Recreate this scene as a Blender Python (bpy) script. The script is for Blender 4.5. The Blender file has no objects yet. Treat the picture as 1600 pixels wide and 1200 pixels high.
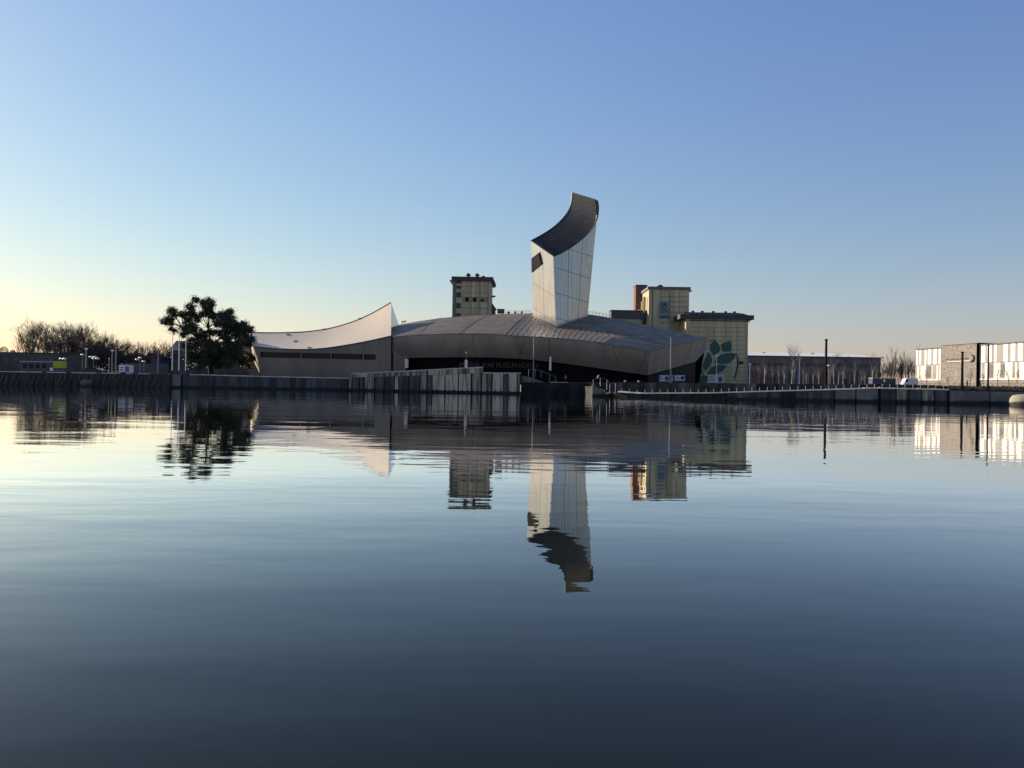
import bpy, math, random
from mathutils import Vector, Matrix

V = Vector
rnd = random.Random(7)
S = bpy.context.scene
COL = S.collection

# ------------------------------------------------------------------ camera
CAM_H = 2.0
ROLL = math.radians(0.9)
PITCH = math.radians(0.05)
FPX = 1200.0
fwd = V((0, math.cos(PITCH), math.sin(PITCH)))
upv = V((-math.sin(ROLL), 0, math.cos(ROLL)))
rgt = fwd.cross(upv).normalized()
upv = rgt.cross(fwd).normalized()
cd = bpy.data.cameras.new('camera')
cam = bpy.data.objects.new('camera', cd)
COL.objects.link(cam)
M3 = Matrix((rgt, upv, -fwd)).transposed()
cam.matrix_world = Matrix.Translation((0, 0, CAM_H)) @ M3.to_4x4()
cd.sensor_width = 36
cd.lens = 27.0
cd.clip_start = 0.1
cd.clip_end = 12000
S.camera = cam
CP = V((0, 0, CAM_H))

# ------------------------------------------------------------------ sky, sun, exposure
SUN_EL = math.radians(19.0)
SUN_AZ = math.radians(-53.0)          # left of the view axis (+Y), measured towards +X
w = bpy.data.worlds.new('World')
S.world = w
w.use_nodes = True
nt = w.node_tree
bg = nt.nodes['Background']
sky = nt.nodes.new('ShaderNodeTexSky')
sky.sky_type = 'NISHITA'
sky.sun_disc = False
sky.sun_elevation = SUN_EL
sky.sun_rotation = SUN_AZ
sky.air_density = 1.6
sky.dust_density = 0.22
sky.ozone_density = 4.0
# the camera's colour response: a gain and a gamma per channel over the whole sky
sep = nt.nodes.new('ShaderNodeSeparateColor')
cmb = nt.nodes.new('ShaderNodeCombineColor')
nt.links.new(sky.outputs[0], sep.inputs[0])
for k, (g_, a_) in enumerate(((0.985, 1.22), (0.95, 1.14), (0.63, 1.075))):
    m1 = nt.nodes.new('ShaderNodeMath'); m1.operation = 'MULTIPLY'; m1.inputs[1].default_value = .1
    m2 = nt.nodes.new('ShaderNodeMath'); m2.operation = 'POWER'; m2.inputs[1].default_value = g_
    m3 = nt.nodes.new('ShaderNodeMath'); m3.operation = 'MULTIPLY'; m3.inputs[1].default_value = a_ * 10
    m4 = nt.nodes.new('ShaderNodeMath'); m4.operation = 'MINIMUM'; m4.inputs[1].default_value = (22, 17, 11)[k]
    nt.links.new(sep.outputs[k], m1.inputs[0]); nt.links.new(m1.outputs[0], m2.inputs[0])
    nt.links.new(m2.outputs[0], m3.inputs[0]); nt.links.new(m3.outputs[0], m4.inputs[0])
    nt.links.new(m4.outputs[0], cmb.inputs[k])
nt.links.new(cmb.outputs[0], bg.inputs['Color'])
bg.inputs['Strength'].default_value = 0.06
sl = bpy.data.lights.new('sun', 'SUN')
sl.energy = 5.0
sl.angle = math.radians(0.5)
sl.color = (1.0, 0.83, 0.65)
sun = bpy.data.objects.new('sun', sl)
COL.objects.link(sun)
SD = V((math.sin(SUN_AZ) * math.cos(SUN_EL), math.cos(SUN_AZ) * math.cos(SUN_EL), math.sin(SUN_EL)))
sun.rotation_euler = SD.to_track_quat('Z', 'Y').to_euler()
sun.location = SD * 400
vs = S.view_settings
vs.view_transform = 'Standard'
vs.look = 'None'
vs.exposure = 0.74
vs.gamma = 1.0
vs.use_curve_mapping = False
S.render.engine = 'CYCLES'
S.cycles.use_denoising = True
S.cycles.max_bounces = 8
S.cycles.diffuse_bounces = 3
S.cycles.glossy_bounces = 4
S.cycles.sample_clamp_indirect = 6

# ------------------------------------------------------------------ helpers
def ray(u, v):
    return rgt * ((u - 800) / FPX) + upv * (-(v - 600) / FPX) + fwd

def P(u, v, Y):
    d = ray(u, v)
    return CP + d * (Y / d.y)

def PX(u, Y, z=3.0):
    """world point at depth Y and height z that is seen at column u"""
    k = (u - 800) / FPX
    return V(((k * Y - math.sin(ROLL) * (z - CAM_H)) / math.cos(ROLL), Y, z))

def hit(u, v, A, B):
    """where the line of sight meets the upright plane through A and B"""
    n = V((B.y - A.y, -(B.x - A.x), 0))
    d = ray(u, v)
    t = n.dot(V((A.x, A.y, 0)) - V((CP.x, CP.y, 0))) / n.dot(d)
    return CP + d * t

def lerp(a, b, t):
    return a + (b - a) * t

def interp(tab, x):
    for (x0, y0), (x1, y1) in zip(tab, tab[1:]):
        if x <= x1:
            return y0 + (y1 - y0) * (x - x0) / (x1 - x0)
    return tab[-1][1]

def smooth_interp(tab, x):
    n = len(tab)
    for i in range(n - 1):
        if x <= tab[i + 1][0] or i == n - 2:
            x0, y0 = tab[i]; x1, y1 = tab[i + 1]
            h = x1 - x0
            m0 = (y1 - y0) / h if i == 0 else (y1 - tab[i - 1][1]) / (x1 - tab[i - 1][0])
            m1 = (y1 - y0) / h if i == n - 2 else (tab[i + 2][1] - y0) / (tab[i + 2][0] - x0)
            t = min(max((x - x0) / h, 0), 1)
            return ((2*t**3 - 3*t*t + 1) * y0 + (t**3 - 2*t*t + t) * h * m0
                    + (-2*t**3 + 3*t*t) * y1 + (t**3 - t*t) * h * m1)

def origin(o):
    L = V((0, 0, 0))
    while o is not None:
        L = L + o.location
        o = o.parent
    return L

class MB:
    def __init__(s):
        s.v, s.f, s.mi = [], [], []
    def add(s, vs_, fs_, mi=0):
        b = len(s.v)
        s.v += [V(p) for p in vs_]
        s.f += [tuple(b + i for i in f) for f in fs_]
        s.mi += [mi] * len(fs_)
        return s
    def obox(s, p, ex, ey, ez, mi=0):
        p, ex, ey, ez = V(p), V(ex), V(ey), V(ez)
        vs_ = [p, p+ex, p+ex+ey, p+ey, p+ez, p+ex+ez, p+ex+ey+ez, p+ey+ez]
        return s.add(vs_, [(0,3,2,1),(4,5,6,7),(0,1,5,4),(1,2,6,5),(2,3,7,6),(3,0,4,7)], mi)
    def box(s, c, d, rz=0, mi=0):
        R = Matrix.Rotation(rz, 3, 'Z')
        ex, ey, ez = R @ V((d[0],0,0)), R @ V((0,d[1],0)), V((0,0,d[2]))
        return s.obox(V(c) - ex/2 - ey/2 - ez/2, ex, ey, ez, mi)
    def poly(s, pts, mi=0):
        return s.add(pts, [tuple(range(len(pts)))], mi)
    def slab(s, pts, off, mi=0):
        n = len(pts)
        off = V(off)
        vs_ = [V(p) for p in pts] + [V(p) + off for p in pts]
        fs_ = [tuple(range(n)), tuple(range(2*n-1, n-1, -1))]
        fs_ += [(i, i+n, (i+1) % n + n, (i+1) % n) for i in range(n)]
        return s.add(vs_, fs_, mi)
    def grid(s, rows, mi=0):
        nc = len(rows[0])
        vs_ = [p for r in rows for p in r]
        fs_ = [(i*nc+j, i*nc+j+1, (i+1)*nc+j+1, (i+1)*nc+j) for i in range(len(rows)-1) for j in range(nc-1)]
        return s.add(vs_, fs_, mi)
    def tube(s, p0, p1, r0, r1=None, n=6, cap=True, mi=0):
        p0, p1 = V(p0), V(p1)
        r1 = r0 if r1 is None else r1
        d = (p1 - p0)
        if d.length < 1e-6: return s
        d.normalize()
        a = d.cross(V((0,0,1)) if abs(d.z) < .95 else V((1,0,0))).normalized()
        b = d.cross(a)
        ring = [(math.cos(2*math.pi*i/n), math.sin(2*math.pi*i/n)) for i in range(n)]
        vs_ = [p0 + (a*c + b*t)*r0 for c, t in ring] + [p1 + (a*c + b*t)*r1 for c, t in ring]
        fs_ = [(i, (i+1) % n, (i+1) % n + n, i+n) for i in range(n)]
        if cap: fs_ += [tuple(range(n-1, -1, -1)), tuple(range(n, 2*n))]
        return s.add(vs_, fs_, mi)
    def lathe(s, c, prof, n=12, mi=0):
        c = V(c)
        rows = [[c + V((r*math.cos(2*math.pi*i/n), r*math.sin(2*math.pi*i/n), z)) for i in range(n)] for r, z in prof]
        vs_ = [p for r in rows for p in r]
        fs_ = [(k*n+i, k*n+(i+1) % n, (k+1)*n+(i+1) % n, (k+1)*n+i) for k in range(len(rows)-1) for i in range(n)]
        fs_ += [tuple(range(n-1, -1, -1)), tuple(range((len(rows)-1)*n, len(rows)*n))]
        return s.add(vs_, fs_, mi)
    def mesh(s, name, mats, o=V((0,0,0)), smooth=False):
        me = bpy.data.meshes.new(name)
        me.from_pydata([tuple(p - o) for p in s.v], [], s.f)
        for m in (mats if isinstance(mats, (list, tuple)) else [mats]):
            me.materials.append(m)
        me.polygons.foreach_set('material_index', s.mi)
        if smooth:
            me.polygons.foreach_set('use_smooth', [True]*len(s.f))
        me.update()
        return me
    def build(s, name, mats, parent=None, smooth=False, label=None, loc=None):
        o = V(loc) if loc is not None and parent is None else origin(parent)
        ob = bpy.data.objects.new(name, s.mesh(name, mats, o, smooth))
        if parent is not None: ob.parent = parent
        elif loc is not None: ob.location = o
        COL.objects.link(ob)
        if label: ob['label'] = label
        return ob

def recalc(ob):
    import bmesh
    bm = bmesh.new(); bm.from_mesh(ob.data)
    bmesh.ops.recalc_face_normals(bm, faces=bm.faces)
    bm.to_mesh(ob.data); bm.free()
    return ob

def thing(name, loc, label, cat, group=None):
    o = bpy.data.objects.new(name, None)
    o.empty_display_size = 1
    o.location = V(loc)
    COL.objects.link(o)
    o['label'] = label; o['category'] = cat
    if group: o['group'] = group
    return o

def tag(o, label, cat, group=None):
    o['label'] = label; o['category'] = cat
    if group: o['group'] = group
    return o

def struct(o):
    o['kind'] = 'structure'
    return o

def dup(root, loc, label=None, rz=None, scale=None):
    r = root.copy(); COL.objects.link(r); r.location = V(loc)
    if rz is not None: r.rotation_euler = (0, 0, rz)
    if scale is not None: r.scale = scale
    if label: r['label'] = label
    for ch in list(root.children):
        c = ch.copy(); COL.objects.link(c); c.parent = r
        for g in list(ch.children):
            d = g.copy(); COL.objects.link(d); d.parent = c
    return r

# ------------------------------------------------------------------ materials
def mat(name, c1, c2=None, scale=(1,1,1), rough=.7, metal=0., bump=0., bscale=None, detail=4., lo=.35, hi=.65, spec=.5, tide=False):
    m = bpy.data.materials.new(name); m.use_nodes = True
    n, l = m.node_tree.nodes, m.node_tree.links
    b = n['Principled BSDF']
    b.inputs['Base Color'].default_value = (*c1, 1)
    b.inputs['Roughness'].default_value = rough
    b.inputs['Metallic'].default_value = metal
    b.inputs['Specular IOR Level'].default_value = spec
    if c2 is not None or bump:
        g = n.new('ShaderNodeNewGeometry')
        mp = n.new('ShaderNodeMapping'); mp.inputs['Scale'].default_value = scale
        l.new(g.outputs['Position'], mp.inputs['Vector'])
        nz = n.new('ShaderNodeTexNoise'); nz.inputs['Scale'].default_value = 1; nz.inputs['Detail'].default_value = detail
        l.new(mp.outputs[0], nz.inputs['Vector'])
        if c2 is not None:
            r = n.new('ShaderNodeValToRGB')
            r.color_ramp.elements[0].position = lo; r.color_ramp.elements[1].position = hi
            r.color_ramp.elements[0].color = (*c1, 1); r.color_ramp.elements[1].color = (*c2, 1)
            l.new(nz.outputs['Fac'], r.inputs['Fac']); l.new(r.outputs[0], b.inputs['Base Color'])
            if tide:        # weed and slime below the high-water mark
                sx = n.new('ShaderNodeSeparateXYZ'); l.new(g.outputs['Position'], sx.inputs[0])
                ad = n.new('ShaderNodeMath'); ad.operation = 'MULTIPLY_ADD'; ad.inputs[1].default_value = .7; l.new(nz.outputs['Fac'], ad.inputs[0]); l.new(sx.outputs['Z'], ad.inputs[2])
                r2 = n.new('ShaderNodeMapRange'); r2.inputs['From Min'].default_value = .75; r2.inputs['From Max'].default_value = 1.05; l.new(ad.outputs[0], r2.inputs['Value'])
                mx = n.new('ShaderNodeMix'); mx.data_type = 'RGBA'; mx.inputs['A'].default_value = (.012,.013,.011,1)
                l.new(r2.outputs[0], mx.inputs['Factor']); l.new(r.outputs[0], mx.inputs['B']); l.new(mx.outputs['Result'], b.inputs['Base Color'])
        if bump:
            nb = nz
            if bscale:
                mp2 = n.new('ShaderNodeMapping'); mp2.inputs['Scale'].default_value = bscale
                l.new(g.outputs['Position'], mp2.inputs['Vector'])
                nb = n.new('ShaderNodeTexNoise'); nb.inputs['Scale'].default_value = 1; nb.inputs['Detail'].default_value = 3
                l.new(mp2.outputs[0], nb.inputs['Vector'])
            bp = n.new('ShaderNodeBump'); bp.inputs['Strength'].default_value = 1; bp.inputs['Distance'].default_value = bump
            l.new(nb.outputs['Fac'], bp.inputs['Height']); l.new(bp.outputs[0], b.inputs['Normal'])
    return m

M = {}
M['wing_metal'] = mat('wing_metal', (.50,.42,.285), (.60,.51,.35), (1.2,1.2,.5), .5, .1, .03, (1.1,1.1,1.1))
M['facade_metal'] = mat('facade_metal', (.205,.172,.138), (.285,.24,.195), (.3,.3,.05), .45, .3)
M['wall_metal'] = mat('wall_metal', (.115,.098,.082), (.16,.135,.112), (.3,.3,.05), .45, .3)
M['roof_metal'] = mat('roof_metal', (.155,.118,.078), (.25,.195,.132), (.30,.30,.30), .55, .0, spec=.12)
M['tower_metal'] = mat('tower_metal', (.34,.337,.335), (.44,.434,.43), (1.6,1.6,.08), .17, .5, .006, (2.2,2.2,.05))
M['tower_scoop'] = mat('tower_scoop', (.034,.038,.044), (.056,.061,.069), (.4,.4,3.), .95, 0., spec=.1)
M['dark_trim'] = mat('dark_trim', (.03,.03,.034), rough=.5)
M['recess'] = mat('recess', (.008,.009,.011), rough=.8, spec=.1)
M['dark_glass'] = mat('dark_glass', (.006,.008,.011), rough=.25, spec=.2)
M['entry_glass'] = mat('entry_glass', (.005,.007,.011), rough=.5, spec=.06)
M['joint'] = mat('joint', (.23,.205,.125), rough=.9)
M['joint_pale'] = mat('joint_pale', (.22,.20,.14), rough=.9)
M['lettering'] = mat('lettering', (.045,.044,.043), rough=.5)
M['grille'] = mat('grille', (.06,.055,.05), rough=.6, metal=.3)
M['conc_light'] = mat('conc_light', (.075,.068,.054), (.42,.375,.285), (1.8,1.8,.16), .9, 0, .02, (2,2,2), 5, .26, .52, tide=True)
M['conc_mid'] = mat('conc_mid', (.045,.041,.034), (.29,.26,.20), (1.8,1.8,.14), .9, 0, .02, (2,2,2), 5, .38, .62, tide=True)
M['conc_dark'] = mat('conc_dark', (.022,.023,.024), (.10,.10,.105), (.7,.7,.12), .85, 0, .02, (2,2,2), 5, .38, .75, tide=True)
M['conc_block'] = mat('conc_block', (.09,.09,.088), (.15,.15,.145), (.5,.5,.25), .85, tide=True)
M['coping'] = mat('coping', (.40,.355,.31), (.58,.52,.45), (.8,.8,.8), .8)
M['timber'] = mat('timber', (.016,.016,.016), (.045,.042,.038), (1.5,1.5,.2), .85)
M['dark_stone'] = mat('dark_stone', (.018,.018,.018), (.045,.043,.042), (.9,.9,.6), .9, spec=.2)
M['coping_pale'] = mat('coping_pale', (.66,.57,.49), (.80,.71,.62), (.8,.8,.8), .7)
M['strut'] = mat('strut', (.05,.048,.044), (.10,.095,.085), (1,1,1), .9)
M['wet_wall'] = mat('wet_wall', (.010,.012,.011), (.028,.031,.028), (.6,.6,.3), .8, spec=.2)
M['cream'] = mat('cream', (.38,.32,.185), (.53,.455,.27), (.7,.7,.08), .85)
M['cream_grey'] = mat('cream_grey', (.31,.275,.18), (.46,.415,.27), (.7,.7,.08), .85)
M['slate'] = mat('slate', (.020,.021,.025), (.034,.035,.041), (.5,.5,.5), .6)
M['grey_band'] = mat('grey_band', (.11,.11,.10), rough=.7)
M['brown_brick'] = mat('brown_brick', (.12,.055,.038), (.19,.09,.06), (1.2,1.2,1.2), .85)
M['teal'] = mat('teal', (.010,.055,.050), (.018,.082,.070), (.6,.6,.6), .6)
M['sign_teal'] = mat('sign_teal', (.13,.21,.215), rough=.5)
M['sign_ink'] = mat('sign_ink', (.010,.028,.05), rough=.5)
M['white_roof'] = mat('white_roof', (.80,.75,.64), (.88,.83,.72), (.1,.1,.1), .5)
M['shed_wall'] = mat('shed_wall', (.115,.098,.098), (.155,.132,.128), (.12,.12,.4), .6)
M['shed_dark'] = mat('shed_dark', (.035,.036,.05), rough=.5)
M['shed_brick'] = mat('shed_brick', (.085,.06,.05), (.14,.10,.085), (.4,.4,.6), .85)
M['panel_white'] = mat('panel_white', (.66,.63,.56), (.76,.72,.64), (.3,.3,.3), .55)
M['panel_grey'] = mat('panel_grey', (.20,.185,.165), (.27,.25,.225), (.4,.4,.4), .6)
M['grey_brick'] = mat('grey_brick', (.15,.132,.115), (.29,.26,.23), (1.5,1.5,3.), .9)
M['black'] = mat('black', (.004,.004,.005), rough=.9, spec=.03)
M['pole_dark'] = mat('pole_dark', (.006,.006,.007), rough=.7, spec=.1)
M['pole_grey'] = mat('pole_grey', (.20,.195,.19), rough=.5, metal=.2)
M['pole_white'] = mat('pole_white', (.72,.70,.68), rough=.45)
M['lamp_white'] = mat('lamp_white', (.82,.80,.76), rough=.4)
M['banner'] = mat('banner', (.62,.58,.56), rough=.7)
M['banner_red'] = mat('banner_red', (.42,.10,.08), rough=.7)
M['board'] = mat('board', (.46,.50,.56), rough=.6)
M['board_ink'] = mat('board_ink', (.05,.06,.09), rough=.6)
M['board_pink'] = mat('board_pink', (.42,.22,.24), rough=.6)
M['bark'] = mat('bark', (.055,.043,.036), (.11,.085,.07), (3,3,.6), .9)
M['twig'] = mat('twig', (.045,.036,.031), (.075,.060,.050), (1,1,1), .9)
M['birch_bark'] = mat('birch_bark', (.22,.20,.17), (.52,.48,.42), (3,3,1.6), .85)
M['birch_twig'] = mat('birch_twig', (.06,.046,.04), (.10,.075,.065), (1,1,1), .9)
M['leaf_dark'] = mat('leaf_dark', (.014,.022,.012), (.035,.050,.022), (.9,.9,.9), .6)
M['shrub_leaf'] = mat('shrub_leaf', (.005,.006,.004), (.014,.014,.008), (.8,.8,.8), .8, spec=.1)
M['grass'] = mat('grass', (.006,.007,.004), (.022,.026,.010), (.35,.35,.8), .95)
M['ground'] = mat('ground', (.06,.058,.055), (.10,.097,.09), (.1,.1,.1), .9)
M['paving'] = mat('paving', (.20,.20,.20), (.28,.275,.27), (.6,.6,.6), .85)
M['house_wall'] = mat('house_wall', (.075,.062,.055), (.11,.09,.08), (.5,.5,.5), .85)
M['house_roof'] = mat('house_roof', (.026,.026,.030), (.045,.044,.048), (.8,.8,.8), .7)
M['brown_wall'] = mat('brown_wall', (.060,.052,.048), (.090,.078,.070), (.15,.15,.5), .85)
M['hoard_grey'] = mat('hoard_grey', (.055,.057,.068), (.085,.087,.10), (.3,.3,.3), .7)
M['yellow'] = mat('yellow', (.36,.36,.04), rough=.7)
M['blue_panel'] = mat('blue_panel', (.055,.085,.14), rough=.6)
M['navy'] = mat('navy', (.018,.024,.06), rough=.5)
M['container_blue'] = mat('container_blue', (.022,.040,.105), rough=.5)
M['container_green'] = mat('container_green', (.016,.030,.036), rough=.5)
M['car_dark'] = mat('car_dark', (.014,.014,.03), rough=.25, metal=.3)
M['van_white'] = mat('van_white', (.62,.63,.66), rough=.4)
M['van_print'] = mat('van_print', (.10,.11,.17), rough=.5)
M['tyre'] = mat('tyre', (.012,.012,.012), rough=.85)
M['pale_float'] = mat('pale_float', (.06,.062,.058), (.11,.112,.105), (.8,.8,.8), .8)
M['dolphin'] = mat('dolphin', (.25,.225,.165), (.31,.28,.21), (.5,.5,.5), .85, tide=True)
M['skin'] = mat('skin', (.42,.26,.20), rough=.6)
M['hair'] = mat('hair', (.02,.015,.012), rough=.7)
M['jacket_red'] = mat('jacket_red', (.50,.045,.035), rough=.8)
M['jacket_black'] = mat('jacket_black', (.012,.012,.014), rough=.8)
M['trousers'] = mat('trousers', (.018,.02,.028), rough=.85)

# water
def water_material():
    """still dock water: a dark silty body under a mirror whose strength follows the Fresnel curve, with patchy ripples"""
    m = bpy.data.materials.new('water'); m.use_nodes = True
    n, l = m.node_tree.nodes, m.node_tree.links
    n.remove(n['Principled BSDF'])
    g = n.new('ShaderNodeNewGeometry')
    def noise(sc, rot, det, rough=.45):
        mp = n.new('ShaderNodeMapping'); mp.inputs['Scale'].default_value = sc
        mp.inputs['Rotation'].default_value = (0,0,rot)
        l.new(g.outputs['Position'], mp.inputs['Vector'])
        nz = n.new('ShaderNodeTexNoise'); nz.inputs['Scale'].default_value = 1; nz.inputs['Detail'].default_value = det
        nz.inputs['Roughness'].default_value = rough
        l.new(mp.outputs[0], nz.inputs['Vector'])
        return nz
    patch = noise((.030,.055,1), .5, 3, .5)
    pr_ = n.new('ShaderNodeMapRange'); pr_.inputs['From Min'].default_value = .35; pr_.inputs['From Max'].default_value = .68
    pr_.inputs['To Min'].default_value = .30; pr_.inputs['To Max'].default_value = 1.7
    l.new(patch.outputs['Fac'], pr_.inputs['Value'])
    prev = None
    for sc, dist, det, rot, patchy in (((.075,.17,1), .030, 2, .15, 0), ((.30,.85,1), .0105, 2, -.12, 1), ((.9,2.1,1), .0026, 2, .25, 1), ((3.2,6.5,1), .00035, 2, -.3, 1)):
        nz = noise(sc, rot, det)
        bp = n.new('ShaderNodeBump'); bp.inputs['Distance'].default_value = 1
        bp.inputs['Strength'].default_value = 1
        mu = n.new('ShaderNodeMath'); mu.operation = 'MULTIPLY'; mu.inputs[1].default_value = dist
        if patchy: l.new(pr_.outputs[0], mu.inputs[1]); bp.inputs['Distance'].default_value = dist
        l.new(nz.outputs['Fac'], mu.inputs[0])
        l.new(mu.outputs[0], bp.inputs['Height'])
        if prev is not None: l.new(prev.outputs[0], bp.inputs['Normal'])
        prev = bp
    gl = n.new('ShaderNodeBsdfGlossy'); gl.inputs['Roughness'].default_value = .015; gl.inputs['Color'].default_value = (1,1,1,1)
    df = n.new('ShaderNodeBsdfDiffuse'); df.inputs['Color'].default_value = (.0065,.0088,.0045,1)
    fr = n.new('ShaderNodeFresnel'); fr.inputs['IOR'].default_value = 1.333
    l.new(prev.outputs[0], fr.inputs['Normal']); l.new(prev.outputs[0], gl.inputs['Normal'])
    pw = n.new('ShaderNodeMath'); pw.operation = 'POWER'; pw.inputs[1].default_value = 1.55
    mu = n.new('ShaderNodeMath'); mu.operation = 'MULTIPLY'; mu.inputs[1].default_value = 2.85; mu.use_clamp = True
    l.new(fr.outputs[0], pw.inputs[0]); l.new(pw.outputs[0], mu.inputs[0])
    mx = n.new('ShaderNodeMixShader')
    l.new(mu.outputs[0], mx.inputs[0]); l.new(df.outputs[0], mx.inputs[1]); l.new(gl.outputs[0], mx.inputs[2])
    l.new(mx.outputs[0], n['Material Output'].inputs['Surface'])
    return m
M['water'] = water_material()

# ------------------------------------------------------------------ water, ground, banks
wtr = MB().poly([V((-900,-600,0)), V((900,-600,0)), V((900,215,0)), V((-900,215,0))])
struct(wtr.build('water', M['water']))

# quay line: u, depth, height of the wall head
LQ = [(-260, 172, 3.05), (0, 174, 3.06), (140, 177, 3.08), (266, 180, 3.12)]
MQ = [(266, 181, 3.15), (400, 181, 2.92), (545, 180, 2.80)]
CQ = [(545, 178, 3.05), (660, 172, 3.72), (755, 167, 4.40), (813, 164, 4.40)]
RQ = [(925, 147, 1.15), (1000, 140, .70), (1110, 133, 1.02), (1200, 129, 1.49), (1300, 126, 1.92), (1368, 125, 2.28), (1450, 124, 2.24), (1530, 124, 2.12), (1700, 124, 2.05)]
def qpt(Q, u):
    Y = interp([(a, b) for a, b, c in Q], u); z = interp([(a, c) for a, b, c in Q], u)
    return PX(u, Y, z)

BACK = [PX(925, 176, 2.6), PX(1000, 174, 2.7), PX(1110, 172, 2.75), PX(1200, 170, 2.8), PX(1300, 166, 2.9), PX(1368, 163, 3), PX(1450, 152, 3), PX(1530, 142, 3), PX(1700, 142, 3)]
gpts = [V((-4000,174,3))] + [V((qpt(LQ,u).x, qpt(LQ,u).y+1.2, 3.0)) for u in (-260,0,140,264)] \
     + [V((qpt(MQ,u).x, qpt(MQ,u).y+1.2, 2.80)) for u in (270,400,543)] + [V((qpt(CQ,u).x, qpt(CQ,u).y+1.6, 3.0)) for u in (560,660,755,812)] \
     + [V((PX(814,172).x,172,3)), V((PX(925,172).x,172,3))] + [V((p.x, p.y, 3.0)) for p in BACK] + [V((4000,140,3)), V((4000,6000,3)), V((-4000,6000,3))]
struct(MB().poly(gpts).build('ground', M['ground']))
def back_at(u):
    j = interp([(925,0),(1000,1),(1110,2),(1200,3),(1300,4),(1368,5),(1450,6),(1530,7),(1700,8)], u)
    i0 = min(int(j), 7)
    return lerp(BACK[i0], BACK[i0+1], j - i0)
RW = 7.0                                   # width of the low walk in front of the retaining wall
def rw_pt(u):
    a = qpt(RQ, u); return V((a.x, a.y + interp([(925,3.0),(1000,RW),(1480,RW),(1700,RW)], u), a.z))
us = [925 + (1482-925)*i/50 for i in range(51)]
struct(MB().grid([[qpt(RQ,u) + V((0,.5,-.12)) for u in us], [rw_pt(u) + V((0,.05,-.1)) for u in us]]).build('footpath', M['paving']))
def rw_top(u): return interp([(925,2.75),(1100,2.85),(1368,2.95),(1482,2.75)], u)
rows = []
us = [925 + (1482-925)*i/50 for i in range(51)]
for k in range(5):
    rows.append([lerp(V((rw_pt(u).x, rw_pt(u).y+.3, rw_top(u)-.08)), back_at(u) + V((0,.02,.02)), k/4) for u in us])
struct(MB().grid(rows).build('grass', M['grass'], smooth=True))
rows = []
us = [1482 + (1700-1482)*i/30 for i in range(31)]
for k in range(7):
    t = k/6
    rows.append([lerp(qpt(RQ,u) + V((0,.5,-.12)), back_at(u) + V((0,.02,.02)), t) + V((0,0,.22*math.sin(math.pi*t)*math.sin(u*.11+t*5))) for u in us])
struct(MB().grid(rows).build('grass_bank', M['grass'], smooth=True))
# step of paving behind the low wall in the dock corner
lw = [PX(814, 166.5, 2.6), PX(925, 166, 2.6)]
struct(MB().obox(lw[0] + V((0,.8,-.14)), lw[1]-lw[0], V((0,6,0)), V((0,0,.14))).build('paving', M['paving']))

# ------------------------------------------------------------------ quay walls
def wall_run(root, Q, cells, z0=-1.5, depth=.35, core_mat=None, core_name='wall'):
    """one wall: a dark core and a slab per cell (u0, u1, material)"""
    core = MB()
    u_all = sorted({c[0] for c in cells} | {c[1] for c in cells})
    for a, b in zip(u_all, u_all[1:]):
        A, B = qpt(Q, a), qpt(Q, b)
        core.add([V((A.x,A.y+depth,z0)), V((B.x,B.y+depth,z0)), V((B.x,B.y+depth,B.z-.02)), V((A.x,A.y+depth,A.z-.02)),
                  V((A.x,A.y+1.5,z0)), V((B.x,B.y+1.5,z0)), V((B.x,B.y+1.5,B.z-.02)), V((A.x,A.y+1.5,A.z-.02))],
                 [(0,1,2,3),(3,2,6,7),(5,4,7,6),(4,0,3,7),(1,5,6,2)])
    core.build(core_name, core_mat or M['wet_wall'], root)
    for a, b, m in cells:
        A, B = qpt(Q, a), qpt(Q, b)
        d = (B - A); L = V((d.x, d.y, 0)).length
        g = d * (.05 / L)
        A2, B2 = A + g, B - g
        n = V((d.y, -d.x, 0)).normalized() * rnd.uniform(0, .07)
        pts = [V((A2.x,A2.y,z0)) + n, V((B2.x,B2.y,z0)) + n, V((B2.x,B2.y,B2.z)) + n, V((A2.x,A2.y,A2.z)) + n]
        MB().slab(pts, V((0, depth - .02, 0))).build('panel', m, root)

def coping_run(root, Q, u0, u1, step, m, h=.16, over=.10, w_=.7, skip=0., name='coping_stone', rise=0.0):
    u = u0
    while u < u1 - .1:
        b = min(u + step, u1)
        if rnd.random() >= skip:
            A, B = qpt(Q, u), qpt(Q, b)
            d = B - A; L = d.length; g = d*(.04/L)
            n = V((d.y, -d.x, 0)).normalized()
            MB().obox(A + g + n*over + V((0,0,.004+rise)), d - 2*g, -n*w_, V((0,0,h*rnd.uniform(.9,1.1)))).build(name, m, root)
        u = b

jet = thing('jetty_wall', qpt(LQ, 0), 'dark timber quay wall with raking struts along the far left bank', 'quay wall')
wall_run(jet, LQ, [(a, a+14, M['timber']) for a in range(-252, 262, 14)])
coping_run(jet, LQ, -250, 264, 9.5, M['coping'], h=.19, skip=.16, name='edge_beam')
for i in range(26):
    u = 6 + i*10 + rnd.uniform(-2,2)
    A = qpt(LQ, u) + V((0,-.35,-.35)); B = qpt(LQ, u - rnd.uniform(5,8)) + V((0,-.45,0)); B.z = .25
    MB().tube(B, A, .13, .13, 4).build('strut', M['strut'], jet)
fl = MB()
c = PX(135, 175.5, 1.1)
fl.lathe(c, [(.6,-1.2),(1.2,-.95),(1.32,-.2),(1.3,.1),(1.1,.35),(.7,.5),(.05,.56)], 16)
tag(fl.build('mooring_float', M['pale_float'], smooth=True, loc=c), 'pale rounded mooring float against the dark timber quay wall', 'float')

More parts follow.
